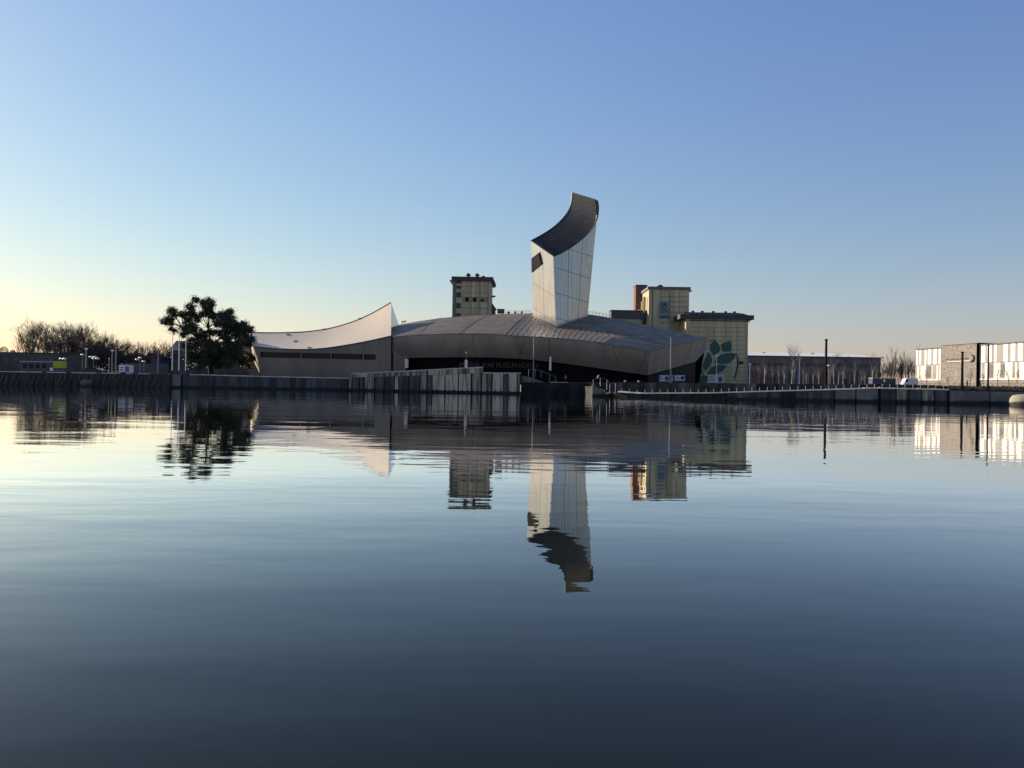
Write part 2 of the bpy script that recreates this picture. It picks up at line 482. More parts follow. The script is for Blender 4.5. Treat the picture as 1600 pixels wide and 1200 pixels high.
blk = thing('quay_wall', qpt(MQ, 330), 'long plain concrete quay wall below the broad dark tree', 'quay wall')
wall_run(blk, MQ, [(267.5, 282.5, M['conc_block'])] + [(a, min(a+24, 545), M['conc_dark']) for a in range(286, 545, 24)])
coping_run(blk, MQ, 296, 545, 16, M['coping'], h=.2)
MB().obox(qpt(MQ, 264.5) + V((0,.2,.0)), qpt(MQ, 300) - qpt(MQ, 264.5), V((0,1.0,0)), V((0,0,.95))).build('parapet', M['conc_dark'], blk)

cen = thing('ramp_wall', qpt(CQ, 700), 'stained concrete quay wall rising as a ramp to a blunt end in front of the museum', 'quay wall')
cells = [(545.5,550,'conc_mid'),(551,561,'conc_dark'),(562,569,'conc_dark'),(570,585,'conc_mid'),(586,600,'conc_dark'),(601,616,'conc_dark'),
         (617,622.5,'conc_light'),(623.5,639,'conc_dark'),(640,655,'conc_dark'),(656,667,'conc_mid'),(668,675,'conc_dark'),(676,695,'conc_light'),
         (696,716,'conc_light'),(717,736,'conc_light'),(738,752,'conc_mid'),(753,768.5,'conc_mid'),(770,786.5,'conc_light'),(787,793.5,'conc_dark'),(794.5,808,'conc_light'),(808.8,813,'conc_mid')]
wall_run(cen, CQ, [(a, b, M[c_]) for a, b, c_ in cells])
coping_run(cen, CQ, 755, 813, 9.7, M['coping'], h=.18, over=.06)
# parapet panels along the ramp
def par_top(u): return lerp(P(549,584.4,qpt(CQ,549).y).z, P(755,574.2,qpt(CQ,755).y).z, (u-549)/206)
u = 549.0
while u < 755:
    b = min(u + lerp(8.2, 9.6, (u-549)/206), 755)
    A, B = qpt(CQ, u + .25), qpt(CQ, b - .25)
    zt0, zt1 = par_top(u), par_top(b)
    n = V((0, -.05 - rnd.uniform(0,.05), 0))
    pts = [A+n+V((0,0,.05)), B+n+V((0,0,.05)), V((B.x,B.y,zt1))+n, V((A.x,A.y,zt0))+n]
    MB().slab(pts, V((0,.25,0))).build('parapet_panel', M['conc_light' if rnd.random() < .3 else 'conc_mid'], cen)
    MB().slab([V((A.x,A.y-.16,zt0+.004)), V((B.x,B.y-.16,zt1+.004)), V((B.x,B.y-.16,zt1+.2)), V((A.x,A.y-.16,zt0+.2))], V((0,.5,0))).build('coping_stone', M['coping'], cen)
    u = b
E = qpt(CQ, 813.4)
MB().obox(V((E.x-.5, E.y+.2, -1.5)), V((.5,0,0)), V((0,8,0)), V((0,0,E.z+1.4))).build('end_wall', M['conc_dark'], cen)
rp = [P(815,586.5,166), P(829,589.5,166), P(850,597.2,166), P(815,597.2,166)]
MB().slab(rp, V((0,1.2,0))).build('ramp_cheek', M['conc_block'], cen)

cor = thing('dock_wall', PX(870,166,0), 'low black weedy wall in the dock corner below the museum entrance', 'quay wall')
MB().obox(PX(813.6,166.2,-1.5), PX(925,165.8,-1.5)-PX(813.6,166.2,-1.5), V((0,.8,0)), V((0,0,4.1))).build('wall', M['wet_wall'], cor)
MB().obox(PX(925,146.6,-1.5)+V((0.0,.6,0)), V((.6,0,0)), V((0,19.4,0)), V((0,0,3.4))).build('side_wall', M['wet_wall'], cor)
for i in range(7):
    a, b = 860+i*9.3, 860+(i+1)*9.3-.4
    MB().obox(PX(a,166.1,2.604), PX(b,166.1,2.604)-PX(a,166.1,2.604), V((0,.7,0)), V((0,0,.12))).build('coping_stone', M['coping' if i < 3 else 'conc_dark'], cor)

slp = thing('slipway', PX(940,146,0), 'short grey wedge of sloping concrete at the water edge between dark walls', 'slipway')
for a, b in ((925,934.2),(934.8,946.5),(952,959.5)):
    za, zb = [P(x, 602.2 + (x-925)*.36, 146.4).z for x in (a,b)]
    A, B = PX(a,146.4,-1), PX(b,146.4,-1)
    MB().slab([A, B, V((B.x,B.y,zb)), V((A.x,A.y,za))], V((0,.7,0))).build('panel', M['conc_block'], slp)

rq = thing('low_quay_wall', qpt(RQ, 1200), 'low quay wall climbing gently under a pale coping and short posts on the near right bank', 'quay wall')
rc = [(a, a+22, M['wet_wall']) for a in range(960, 1136, 22)] + [(1136,1160,M['conc_dark']),(1160,1200,M['conc_dark']),(1200,1222,M['conc_dark']),(1222,1243,M['wet_wall']),(1243,1262,M['conc_dark']),(1262,1282,M['conc_dark']),(1282,1304,M['conc_dark']),(1305,1337,M['conc_block']),(1338,1372,M['conc_block'])] \
   + [(1376,1400,M['conc_dark']),(1401,1420,M['conc_mid']),(1421,1440,M['conc_dark']),(1441,1460,M['conc_mid']),(1461,1480,M['conc_dark']),(1484,1546,M['conc_block']),(1547.5,1610,M['conc_block']),(1611,1690,M['conc_dark'])]
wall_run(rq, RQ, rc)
coping_run(rq, RQ, 966, 1482, 12.0, M['coping_pale'], h=.22, over=.22, w_=1.0)
coping_run(rq, RQ, 1483, 1690, 30, M['wet_wall'], h=.25, over=.02, w_=1.0)
M['olive'] = mat('olive', (.10,.095,.02), rough=.8)
MB().obox(qpt(RQ,1265)+V((0,-.12,-1.35)), V((.42,-.02,0)), V((0,.1,0)), V((0,0,1.1))).build('marker_plate', M['olive'], rq)
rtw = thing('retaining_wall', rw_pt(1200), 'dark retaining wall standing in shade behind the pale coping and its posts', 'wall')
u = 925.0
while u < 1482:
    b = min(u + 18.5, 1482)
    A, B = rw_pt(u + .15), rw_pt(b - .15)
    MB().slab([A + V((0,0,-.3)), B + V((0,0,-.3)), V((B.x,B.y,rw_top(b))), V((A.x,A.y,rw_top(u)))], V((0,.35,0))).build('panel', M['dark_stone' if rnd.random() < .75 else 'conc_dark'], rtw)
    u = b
pr = thing('post_railing', qpt(RQ, 1230), 'row of short grey posts standing along the pale coping of the low quay', 'railing')
u = 972
while u < 1480:
    p = qpt(RQ, u) + V((0,.35,.18))
    MB().tube(p, p + V((0,0,.62)), .045, .04, 5).build('post', M['pole_grey'], pr)
    u += 12.0

dol = MB()
c = PX(1604, 119, 0)
c.z = 0
dol.lathe(c, [(1.9,-1.5),(2.15,-.4),(2.3,.5),(2.2,1.1),(1.85,1.55),(1.2,1.72),(.05,1.78)], 24)
tag(dol.build('mooring_dolphin', M['dolphin'], smooth=True, loc=c), 'rounded pale concrete fender lit by the sun at the right end of the quay', 'fender')

# ------------------------------------------------------------------ museum
mus = thing('museum_building', P(800,598,200), 'curved silver metal museum with a leaning scooped tower and a sweeping lower wing', 'museum')
# --- lower wing with the curved pale roof
WF = [(397,541),(420,543.6),(440,545.2),(475,546),(505,544.3),(530,541),(570,534),(611,525)]
WB = [(391,519.5),(420,520.2),(450,519.8),(480,518.4),(515,513.4),(550,503.5),(580,490.5),(611,473)]
def wfront(t): u = lerp(397,611,t); return P(u, smooth_interp(WF,u), lerp(199,190,t))
def wback(t): u = lerp(391,611,t); return P(u, smooth_interp(WB,u), lerp(226,224,t))
NT = 24
wing = MB()
rows = []
for k in range(7):
    s_ = k/6
    row = []
    for i in range(NT+1):
        t = i/NT
        p = lerp(wfront(t), wback(t), s_)
        p.z -= .7*math.sin(math.pi*s_)
        row.append(p)
    rows.append(row)
wing.grid(rows)
wing_roof = wing.build('wing_roof', M['wing_metal'], mus, smooth=True)
# small rooflights and vents on the pale roof
for (u_, v_) in ((453,522),(463,530),(509,514.5),(483,543),(564,497.5)):
    # where the line of sight meets the roof sheet
    t = (u_-395)/(611-395); f0, b0 = wfront(t), wback(t)
    best = min((abs((lerp(f0,b0,k/40)-CP).dot(upv)/(lerp(f0,b0,k/40)-CP).dot(fwd)*FPX - (600-v_)), k) for k in range(41))[1]
    p = lerp(f0,b0,best/40); p.z -= .7*math.sin(math.pi*best/40)
    MB().box(p + V((0,0,.12)), (.9,.5,.3)).build('roof_vent', M['dark_trim'], wing_roof)
for fn, r in ((wfront,.14),(wback,.22)):
    tr = MB()
    for i in range(NT): tr.tube(fn(i/NT), fn((i+1)/NT), r, r, 5)
    tr.build('roof_trim', M['wall_metal'], wing_roof)
# wing front wall, set out below the roof edge; its left end leans inwards to the foot
WLINE = (wfront(0) + V((0,.25,0)), wfront(1) + V((0,.25,0)))
def wall_at(u, v): return hit(u, v, *WLINE)
def wl(v): return lerp(397.6, 408.5, (v-541)/(590-541))
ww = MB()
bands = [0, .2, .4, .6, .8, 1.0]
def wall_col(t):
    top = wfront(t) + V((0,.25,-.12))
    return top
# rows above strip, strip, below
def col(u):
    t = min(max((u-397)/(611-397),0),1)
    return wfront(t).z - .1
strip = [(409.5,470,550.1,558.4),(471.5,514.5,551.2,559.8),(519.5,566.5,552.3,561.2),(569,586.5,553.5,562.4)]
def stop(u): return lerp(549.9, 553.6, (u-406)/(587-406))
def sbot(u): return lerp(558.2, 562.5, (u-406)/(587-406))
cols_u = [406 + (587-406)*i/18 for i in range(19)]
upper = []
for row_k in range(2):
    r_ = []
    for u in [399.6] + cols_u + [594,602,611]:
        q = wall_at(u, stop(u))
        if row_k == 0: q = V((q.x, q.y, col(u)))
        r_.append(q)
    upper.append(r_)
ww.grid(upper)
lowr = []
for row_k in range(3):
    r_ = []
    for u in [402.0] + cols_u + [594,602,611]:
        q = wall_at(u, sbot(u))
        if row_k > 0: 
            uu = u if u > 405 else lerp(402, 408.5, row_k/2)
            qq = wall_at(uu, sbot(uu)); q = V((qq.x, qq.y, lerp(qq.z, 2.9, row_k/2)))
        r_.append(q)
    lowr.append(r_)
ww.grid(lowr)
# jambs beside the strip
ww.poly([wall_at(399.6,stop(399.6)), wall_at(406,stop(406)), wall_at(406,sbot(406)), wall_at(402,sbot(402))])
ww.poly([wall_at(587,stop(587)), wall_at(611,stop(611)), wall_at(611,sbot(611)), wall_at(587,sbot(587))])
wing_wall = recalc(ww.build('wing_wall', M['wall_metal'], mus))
# recessed dark band with panes
bk = MB()
bk.grid([[wall_at(u, stop(u)-.6) + V((0,.7,0)) for u in cols_u], [wall_at(u, sbot(u)+.6) + V((0,.7,0)) for u in cols_u]])
bk.build('window_recess', M['recess'], wing_wall)
for a, b, v0, v1 in strip:
    pts = [wall_at(a, stop(a)), wall_at(b, stop(b)), wall_at(b, sbot(b)), wall_at(a, sbot(a))]
    MB().slab([p + V((0,.3,0)) for p in pts], V((0,.1,0))).build('window_pane', M['dark_glass'], wing_wall)
for a in (470.7, 517, 567.8):
    MB().slab([wall_at(a-1.0, stop(a)) , wall_at(a+1.0, stop(a)), wall_at(a+1.0, sbot(a)), wall_at(a-1.0, sbot(a))], V((0,.35,0))).build('mullion', M['wall_metal'], wing_wall)
# sunlit left end wall of the wing, leaning in towards its foot
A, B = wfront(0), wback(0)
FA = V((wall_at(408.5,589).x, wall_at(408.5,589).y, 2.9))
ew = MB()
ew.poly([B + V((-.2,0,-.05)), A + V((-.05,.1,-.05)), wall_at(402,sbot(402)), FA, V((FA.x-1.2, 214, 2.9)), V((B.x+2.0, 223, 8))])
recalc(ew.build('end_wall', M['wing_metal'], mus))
# right-hand end sliver of the wing
A, B = wfront(1), wback(1)
C = P(624.5, 512, 232)
sv = MB()
sv.poly([A + V((.05,0,0)), B + V((.05,0,0)), C, V((C.x, C.y, 3)), V((A.x+.05, A.y+.3, 3))])
recalc(sv.build('return_wall', M['tower_metal'], mus))
# back of the wing, closing it
bw = MB(); bw.grid([[wback(i/12) for i in range(13)], [V((wback(i/12).x, wback(i/12).y+1, 3)) for i in range(13)]])
recalc(bw.build('back_wall', M['facade_metal'], mus))
# slanting link wall between wing and hall
lk = MB()
lk.poly([P(614.5,527,190.5), P(616.5,540,190.5), P(635,560,190.5), P(634,580,190.5), V((P(634,590,190.5).x,190.5,2.9)), V((P(613,590,190.5).x,190.5,2.9))])
lk.build('link_wall', M['wall_metal'], mus)

# --- main hall roof
RF = [(613,526),(640,524.2),(665,522.8),(700,521.8),(760,522.4),(832,526.2),(865,528),(920,533.2),(960,539.4),(1015,549)]
RFY = [(613,189.5),(700,183),(800,180),(900,177),(1015,172)]
RB = [(612,511),(625,507.2),(640,504.4),(672,499.4),(700,496),(760,491.6),(832,489.4),(880,489.4),(918,491),(960,497.5),(1030,512),(1104,528)]
RBY = [(612,262),(700,252),(800,246),(832,244),(880,234),(918,229),(960,225),(1030,219),(1104,212)]
def rfront(u): return P(u, smooth_interp(RF,u), interp(RFY,u))
def rback(u): return P(u, smooth_interp(RB,u), interp(RBY,u))
SEAM = [(613,612),(655,690),(718,775),(788,832),(862,870),(943,915),(1015,1104)]
def rpt(uf, ub, s_):
    """roof surface: one dome on the left; right of the tower a fold runs from the tower foot to the far fascia"""
    a, b = rfront(uf), rback(ub)
    if uf <= 788:
        p = lerp(a, b, s_); p.z += math.sin(math.pi*s_)
        return p
    k = min((uf-788)/74, 1)
    mid = lerp(a, b, .42); mid.z += math.sin(math.pi*.42)
    C0, C1 = P(869,511.5,212), lerp(rfront(1015), rback(1104), .36)
    w_ = max(0, (uf-862)/(1015-862))
    mid = lerp(mid, lerp(C0, C1, w_) if uf > 862 else P(lerp(811,869,k), lerp(508,511.5,k), lerp(207,212,k)), k)
    p = lerp(a, mid, s_/.42) if s_ <= .42 else lerp(mid, b, (s_-.42)/.58)
    bulge = (1-k)*math.sin(math.pi*s_) - (1-k)*(math.sin(math.pi*.42)*(s_/.42 if s_ <= .42 else (1-s_)/.58))
    p.z += bulge
    return p
for (a0,b0),(a1,b1) in zip(SEAM, SEAM[1:]):
    for (s0,s1) in ((0,.42),(.42,1)):
        ncol = 8 if b1-b0 < 120 else 16
        rows = []
        for k in range(6):
            s_ = lerp(s0+.002, s1-.002, k/5)
            rows.append([rpt(lerp(a0+.2,a1-.2,j/ncol), lerp(b0+.2,b1-.2,j/ncol), s_) for j in range(ncol+1)])
        MB().grid(rows).build('roof_panel', M['roof_metal'], mus, smooth=True)
sub = MB()
for (a0,b0),(a1,b1) in zip(SEAM, SEAM[1:]):
    ncol = 8
    sub.grid([[rpt(lerp(a0,a1,j/ncol), lerp(b0,b1,j/ncol), k/10) + V((0,0,-.2)) for j in range(ncol+1)] for k in range(11)])
sub.build('roof_deck', M['dark_trim'], mus)
for i,(a,b) in enumerate(SEAM):
    rg = MB()
    for k in range(12):
        rg.tube(rpt(a,b,k/12)+V((0,0,.02)), rpt(a,b,(k+1)/12)+V((0,0,.02)), .11, .11, 4, False)
    rg.build('roof_ridge', M['roof_metal'], mus)
sm = MB()
for (a0,b0),(a1,b1) in zip(SEAM, SEAM[1:]):
    n_ = max(5, int((b1-b0)/4.5))
    for j in range(1, n_):
        uf, ub = lerp(a0,a1,j/n_), lerp(b0,b1,j/n_)
        for k in range(8):
            sm.tube(rpt(uf,ub,k/8)+V((0,0,.03)), rpt(uf,ub,(k+1)/8)+V((0,0,.0)), .045, .045, 3, False)
so = sm.build('standing_seams', M['roof_metal'], mus); so['kind'] = 'stuff'
# back of the hall
bw = MB()
ubs = [612 + (1104-612)*i/24 for i in range(25)]
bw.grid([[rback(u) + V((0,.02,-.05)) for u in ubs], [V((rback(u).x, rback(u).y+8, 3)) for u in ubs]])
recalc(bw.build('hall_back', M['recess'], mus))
# fascia panels
FB = [(622,560.6),(640,559.2),(700,558.2),(750,558.2),(800,560),(832,562.2),(865,566),(920,573.2),(960,579),(1012,586.4)]
def fbot(u): return P(u, smooth_interp(FB,u), interp(RFY,u) + 2.6)
FJ = [(613,622),(738,742.5),(822,810),(957,968),(1010,996.5),(1015,1012)]
for (a0,b0),(a1,b1) in zip(FJ, FJ[1:]):
    rows = []
    n_ = max(1, int((a1-a0)/8))
    for k in range(7):
        s_ = k/6
        row = []
        for j in range(n_+1):
            ua, ub = lerp(a0+.3,a1-.3,j/n_), lerp(b0+.3,b1-.3,j/n_)
            p = lerp(rfront(ua), fbot(ub), s_); p.y -= .55*math.sin(math.pi*s_)
            row.append(p)
        rows.append(row)
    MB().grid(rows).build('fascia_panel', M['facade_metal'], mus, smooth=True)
bkf = MB()
bkf.grid([[lerp(rfront(lerp(613,1015,j/40)), fbot(lerp(622,1012,j/40)), k/6) + V((0,.35,0)) for j in range(41)] for k in range(7)])
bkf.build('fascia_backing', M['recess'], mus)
edge = MB()
for j in range(60):
    edge.tube(rfront(lerp(613,1015,j/60)), rfront(lerp(613,1015,(j+1)/60)), .10,.10,4,False)
edge.build('roof_edge', M['roof_metal'], mus)
# right-hand fascia
RT0, RT1 = rfront(1015), rback(1104)
RB0, RB1 = fbot(1012), P(1087,565,207)
RM1 = P(1104,546,210)
for s0, s1 in ((0,.34),(.34,.70),(.70,1)):
    rows = []
    for k in range(5):
        row = []
        for j in range(7):
            t = lerp(s0+.003, s1-.003, j/6)
            p = lerp(lerp(RT0,RT1,t), lerp(RB0,RB1,t), k/4)
            row.append(p)
        rows.append(row)
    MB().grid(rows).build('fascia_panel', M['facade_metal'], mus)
MB().slab([RT0+V((-.4,.5,-.2)), RT1+V((-.4,.5,-.2)), RB1+V((-.4,.5,.2)), RB0+V((-.4,.5,.2))], V((-.3,.3,0))).build('fascia_backing', M['recess'], mus)
MB().poly([RT1, RM1, RB1]).build('fascia_end', M['facade_metal'], mus)
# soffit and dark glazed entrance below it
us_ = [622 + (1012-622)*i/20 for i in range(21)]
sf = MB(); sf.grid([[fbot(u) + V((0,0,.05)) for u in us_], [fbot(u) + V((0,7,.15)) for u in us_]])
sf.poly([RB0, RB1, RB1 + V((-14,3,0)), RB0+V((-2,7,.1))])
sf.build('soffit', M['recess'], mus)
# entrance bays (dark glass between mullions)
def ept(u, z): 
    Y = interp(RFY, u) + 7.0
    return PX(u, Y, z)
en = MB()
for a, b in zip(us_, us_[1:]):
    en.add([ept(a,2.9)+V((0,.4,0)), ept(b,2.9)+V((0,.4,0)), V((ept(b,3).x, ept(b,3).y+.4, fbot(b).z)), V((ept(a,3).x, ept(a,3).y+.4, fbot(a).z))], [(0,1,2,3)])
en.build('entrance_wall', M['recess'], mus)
for a, b in zip(us_, us_[1:]):
    A_, B_ = ept(a+.6,3.0), ept(b-.6,3.0)
    zt = min(fbot(a).z, fbot(b).z) - .1
    MB().slab([A_, B_, V((B_.x,B_.y,zt)), V((A_.x,A_.y,zt))], V((0,.08,0))).build('glass_bay', M['entry_glass'], mus)
MB().slab([PX(1012,181,2.9), PX(1086,207,2.9), V((RB1.x,207,RB1.z-.1)), V((PX(1012,181).x,181,RB0.z-.1))], V((-.5,.6,0))).build('side_glazing', M['entry_glass'], mus)

# --- lettering on the dark wall
def text_mesh(txt, height, width=None, depth=.05):
    cu = bpy.data.curves.new('lettering', 'FONT'); cu.body = txt; cu.size = 1; cu.extrude = 0.0; cu.resolution_u = 2
    ob = bpy.data.objects.new('lettering', cu); COL.objects.link(ob)
    dg = bpy.context.evaluated_depsgraph_get()
    me = bpy.data.meshes.new_from_object(ob.evaluated_get(dg))
    vs_ = [v.co.copy() for v in me.vertices]; fs_ = [tuple(p.vertices) for p in me.polygons]
    bpy.data.objects.remove(ob); bpy.data.curves.remove(cu); bpy.data.meshes.remove(me)
    x0 = min(v.x for v in vs_); x1 = max(v.x for v in vs_); y0 = min(v.y for v in vs_); y1 = max(v.y for v in vs_)
    sx = (width/(x1-x0)) if width else height/(y1-y0)
    sy = height/(y1-y0)
    return [V(((v.x-x0)*sx, (v.y-y0)*sy, 0)) for v in vs_], fs_
def place_text(txt, p0, p1, height, m, parent, name='lettering', depth=.08):
    p0, p1 = V(p0), V(p1)
    d = p1 - p0; W = d.length; ex = d.normalized(); ez = V((0,0,1))
    nrm = ex.cross(ez).normalized()
    vs_, fs_ = text_mesh(txt, height, W)
    mb = MB()
    k = len(vs_)
    pv = [p0 + ex*v.x + ez*v.y for v in vs_]
    # front faces and edges give each letter its own depth
    edges = {}
    for f in fs_:
        for a, b in zip(f, f[1:] + f[:1]):
            edges[(a,b)] = edges.get((a,b), 0) + 1
    side = [(a, b, b+k, a+k) for (a,b) in edges if (b,a) not in edges]
    mb.add([q + nrm*depth for q in pv] + pv, fs_ + side)
    return mb.build(name, m, parent)
t0 = P(718, 573.8, 187.0); t1 = P(839.5, 575.2, 184.5)
t1.z = t0.z
place_text('IMPERIAL WAR MUSEUM NORTH', t0, t1, 1.25, M['lettering'], mus, 'sign_lettering')

# --- tower
tw = {}
tw['F0'], tw['F1'] = P(869,513,212), P(865,400.5,212)
tw['L0'], tw['L1'] = P(833,503,223), P(829.8,376,223)
tw['R0'], tw['R1'] = P(918,496,225), P(932.4,343,225)
CL = [(829.8,376),(845,367.8),(862,357),(875,346),(886,333),(892,320.5),(893.8,308),(894.3,301)]
CR = [(865,400.5),(875.4,396),(890.5,387.3),(905.7,376.4),(918.7,364.5),(927.4,352.6),(932.2,341),(933.0,324),(930.4,312)]
tower = MB()
F0b = tw['F0'] + (tw['F0']-tw['F1'])*.14; L0b = tw['L0'] + (tw['L0']-tw['L1'])*.1; R0b = tw['R0'] + (tw['R0']-tw['R1'])*.1
def resample(pts, n):
    d = [0]
    for a, b in zip(pts, pts[1:]): d.append(d[-1] + (b-a).length)
    out = []
    for i in range(n+1):
        x = d[-1]*i/n
        for k in range(len(pts)-1):
            if x <= d[k+1] + 1e-6:
                out.append(lerp(pts[k], pts[k+1], (x-d[k])/(d[k+1]-d[k]))); break
    return out
def dense(tab, Ya, Yb):
    # smooth curve through the pixel points, depth growing with the distance travelled
    n = len(tab); out = []
    for i in range(48):
        s_ = i/47*(n-1); k = min(int(s_), n-2); t = s_-k
        p0, p1, p2, p3 = tab[max(k-1,0)], tab[k], tab[k+1], tab[min(k+2,n-1)]
        u = .5*((2*p1[0]) + (-p0[0]+p2[0])*t + (2*p0[0]-5*p1[0]+4*p2[0]-p3[0])*t*t + (-p0[0]+3*p1[0]-3*p2[0]+p3[0])*t**3)
        v = .5*((2*p1[1]) + (-p0[1]+p2[1])*t + (2*p0[1]-5*p1[1]+4*p2[1]-p3[1])*t*t + (-p0[1]+3*p1[1]-3*p2[1]+p3[1])*t**3)
        f = min(max((u-tab[0][0])/(max(q[0] for q in tab)-tab[0][0]),0),1)
        out.append(P(u, v, lerp(Ya, Yb, f)))
    return out
NC = 20
cl = resample(dense(CL, 223, 236.5), NC)
cr = resample(dense(CR, 212, 225), NC)
Bb = P(890, 500, 236.5)
# shell: back-left and back-right faces
sh = MB()
sh.grid([[p for p in cl], [V((lerp(L0b.x,Bb.x,i/NC), lerp(L0b.y,Bb.y,i/NC), L0b.z)) for i in range(NC+1)]])
BO = V((.9,1.0,0))
sh.poly([cr[-1]+BO, cl[-1]+BO, V((Bb.x,Bb.y,L0b.z)), R0b])
hs2 = MB()
hs2.poly([cr[-1], cl[-1], cl[-1]+BO, cr[-1]+BO])
hs2.grid([[p for p in cr[-8:]], [p+BO*(i/7) for i, p in enumerate(cr[-8:])]])
tower_o = recalc(sh.build('tower', M['tower_metal'], mus))
hs2.build('horn_edge', M['dark_trim'], tower_o)
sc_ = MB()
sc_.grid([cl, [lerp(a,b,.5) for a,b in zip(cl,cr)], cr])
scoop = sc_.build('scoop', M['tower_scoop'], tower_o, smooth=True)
# slats across the scoop
for i in range(1, NC*2):
    k = i/2; a = lerp(cl[int(k)], cl[min(int(k)+1,NC)], k-int(k)); b = lerp(cr[int(k)], cr[min(int(k)+1,NC)], k-int(k))
    MB().tube(lerp(a,b,.02)+V((-.05,-.08,.05)), lerp(a,b,.98)+V((-.05,-.08,.05)), .07, .07, 4).build('slat', M['tower_scoop'], tower_o)
rim = MB()
for c_ in (cl, cr):
    for a, b in zip(c_, c_[1:]): rim.tube(a, b, .18, .18, 5, False)
rim.tube(cl[-1], cr[-1], .18, .18, 5); rim.tube(cl[0], cr[0], .12, .12, 5)
rim.build('rim', M['dark_trim'], tower_o)
# front-right face: clad panels in tiers, clipped by the scoop curve
F0, F1, R0, R1 = F0b, tw['F1'], R0b, tw['R1']
def cr_z(x):
    best = None
    for a, b in zip(cr, cr[1:]):
        if a.x <= x <= b.x and b.x > a.x:
            z = lerp(a.z, b.z, (x-a.x)/(b.x-a.x)); best = z if best is None else min(best, z)
    return best if best is not None else (cr[0].z if x < cr[0].x else R1.z)
def rface(s_, z):
    # point of the front-right face at fraction s_ along it and height z
    tl = (z - F0.z)/(F1.z - F0.z); tr_ = (z - R0.z)/(R1.z - R0.z)
    return lerp(lerp(F0,F1,tl), lerp(R0,R1,tr_), s_)
tiers = [12.0, 20.6, 27.6, 34.6, 41.0, 60.0]
colss = [0, .37, .70, 1.0]
face_back = MB()
fb_t, fb_b = [], []
for i in range(33):
    s_ = i/32
    z = 30.0
    for _ in range(12):
        z = cr_z(rface(s_, z).x) if cr_z(rface(s_, z).x) else z
    zt = min(z, R1.z) if s_ < .999 else R1.z
    fb_t.append((s_, zt)); fb_b.append(s_)
def ztop(s_): return interp(fb_t, s_)
face_back.grid([[rface(s_, zt - .05) + V((0,.12,0)) for s_, zt in fb_t], [rface(s_, 12.0) + V((0,.12,0)) for s_, zt in fb_t]])
# thin upper horn of the face beside the rim
face_back.poly([R1, cr[-1], V((cr[-2].x, cr[-2].y, cr[-2].z)), V((cr[-3].x, cr[-3].y, cr[-3].z))])
face_back.build('face_backing', M['grille'], tower_o)
for z0, z1 in zip(tiers, tiers[1:]):
    for s0, s1 in zip(colss, colss[1:]):
        n_ = 8
        top, bot = [], []
        for j in range(n_+1):
            s_ = lerp(s0 + (.005 if s0 > 0 else 0), s1 - (.005 if s1 < 1 else 0), j/n_)
            shift = -1.2*s_     # joints run gently downhill to the right
            zb = min(z0 + shift + .06 if z0 > 12 else 12.0, ztop(s_)); zt = min(z1 + shift - .06, ztop(s_) - .03)
            if zt <= zb: zt = zb
            top.append(rface(s_, zt)); bot.append(rface(s_, zb))
        if max((a-b).length for a, b in zip(top, bot)) > .3:
            MB().grid([top, bot]).build('panel', M['tower_metal'], tower_o)
# sunlit left face: panels between slanting joints, and the louvred opening
L0, L1 = L0b, tw['L1']
def lface(s_, z):
    return lerp(lerp(L0,L1,(z-L0.z)/(L1.z-L0.z)), lerp(F0,F1,(z-F0.z)/(F1.z-F0.z)), s_)
def ltop(s_): return lerp(L1.z, F1.z, s_)
lb = MB(); lb.grid([[lface(j/8, ltop(j/8)-.05)+V((.08,.10,0)) for j in range(9)], [lface(j/8, 12.)+V((.08,.10,0)) for j in range(9)]])
lb.build('face_backing', M['grille'], tower_o)
ltiers = [(12.0,12.0),(24.6,19.2),(31.8,26.4),(36.5,33.2),(60,60)]
for (a0,a1),(b0,b1) in zip(ltiers, ltiers[1:]):
    for s0, s1 in ((0,.5),(.5,1.)):
        top, bot = [], []
        for j in range(7):
            s_ = lerp(s0+(.004 if s0 else 0), s1-(.004 if s1<1 else 0), j/6)
            zb = lerp(a0,a1,s_) + (.035 if a0 > 12 else 0); zt = min(lerp(b0,b1,s_) - .035, ltop(s_))
            top.append(lface(s_, zt)); bot.append(lface(s_, zb))
        MB().grid([top, bot]).build('panel', M['tower_metal'], tower_o)
LA, LB_ = tw['L0'], tw['F0']
def lplane(u, v):
    # true plane of the left face
    n = (L1-L0).cross(F0-L0).normalized(); d = ray(u, v)
    return CP + d*((L0-CP).dot(n)/d.dot(n)), n
gp = [lplane(u,v)[0] for u, v in ((845,393.2),(849.8,412),(831.0,426),(830.6,404))]
gn = lplane(845,400)[1]
if gn.dot(ray(845,400)) > 0: gn = -gn
MB().slab([p + gn*.06 for p in gp], gn*.05).build('opening', M['recess'], tower_o)
for k in range(1, 12):
    a, b = lerp(gp[0],gp[3],k/12), lerp(gp[1],gp[2],k/12)
    MB().tube(a+gn*.16, b+gn*.16, .09, .09, 4).build('louvre', M['grille'], tower_o)
MB().tube(tw['F1'], F0b, .10, .10, 5).build('corner_trim', M['tower_metal'], tower_o)

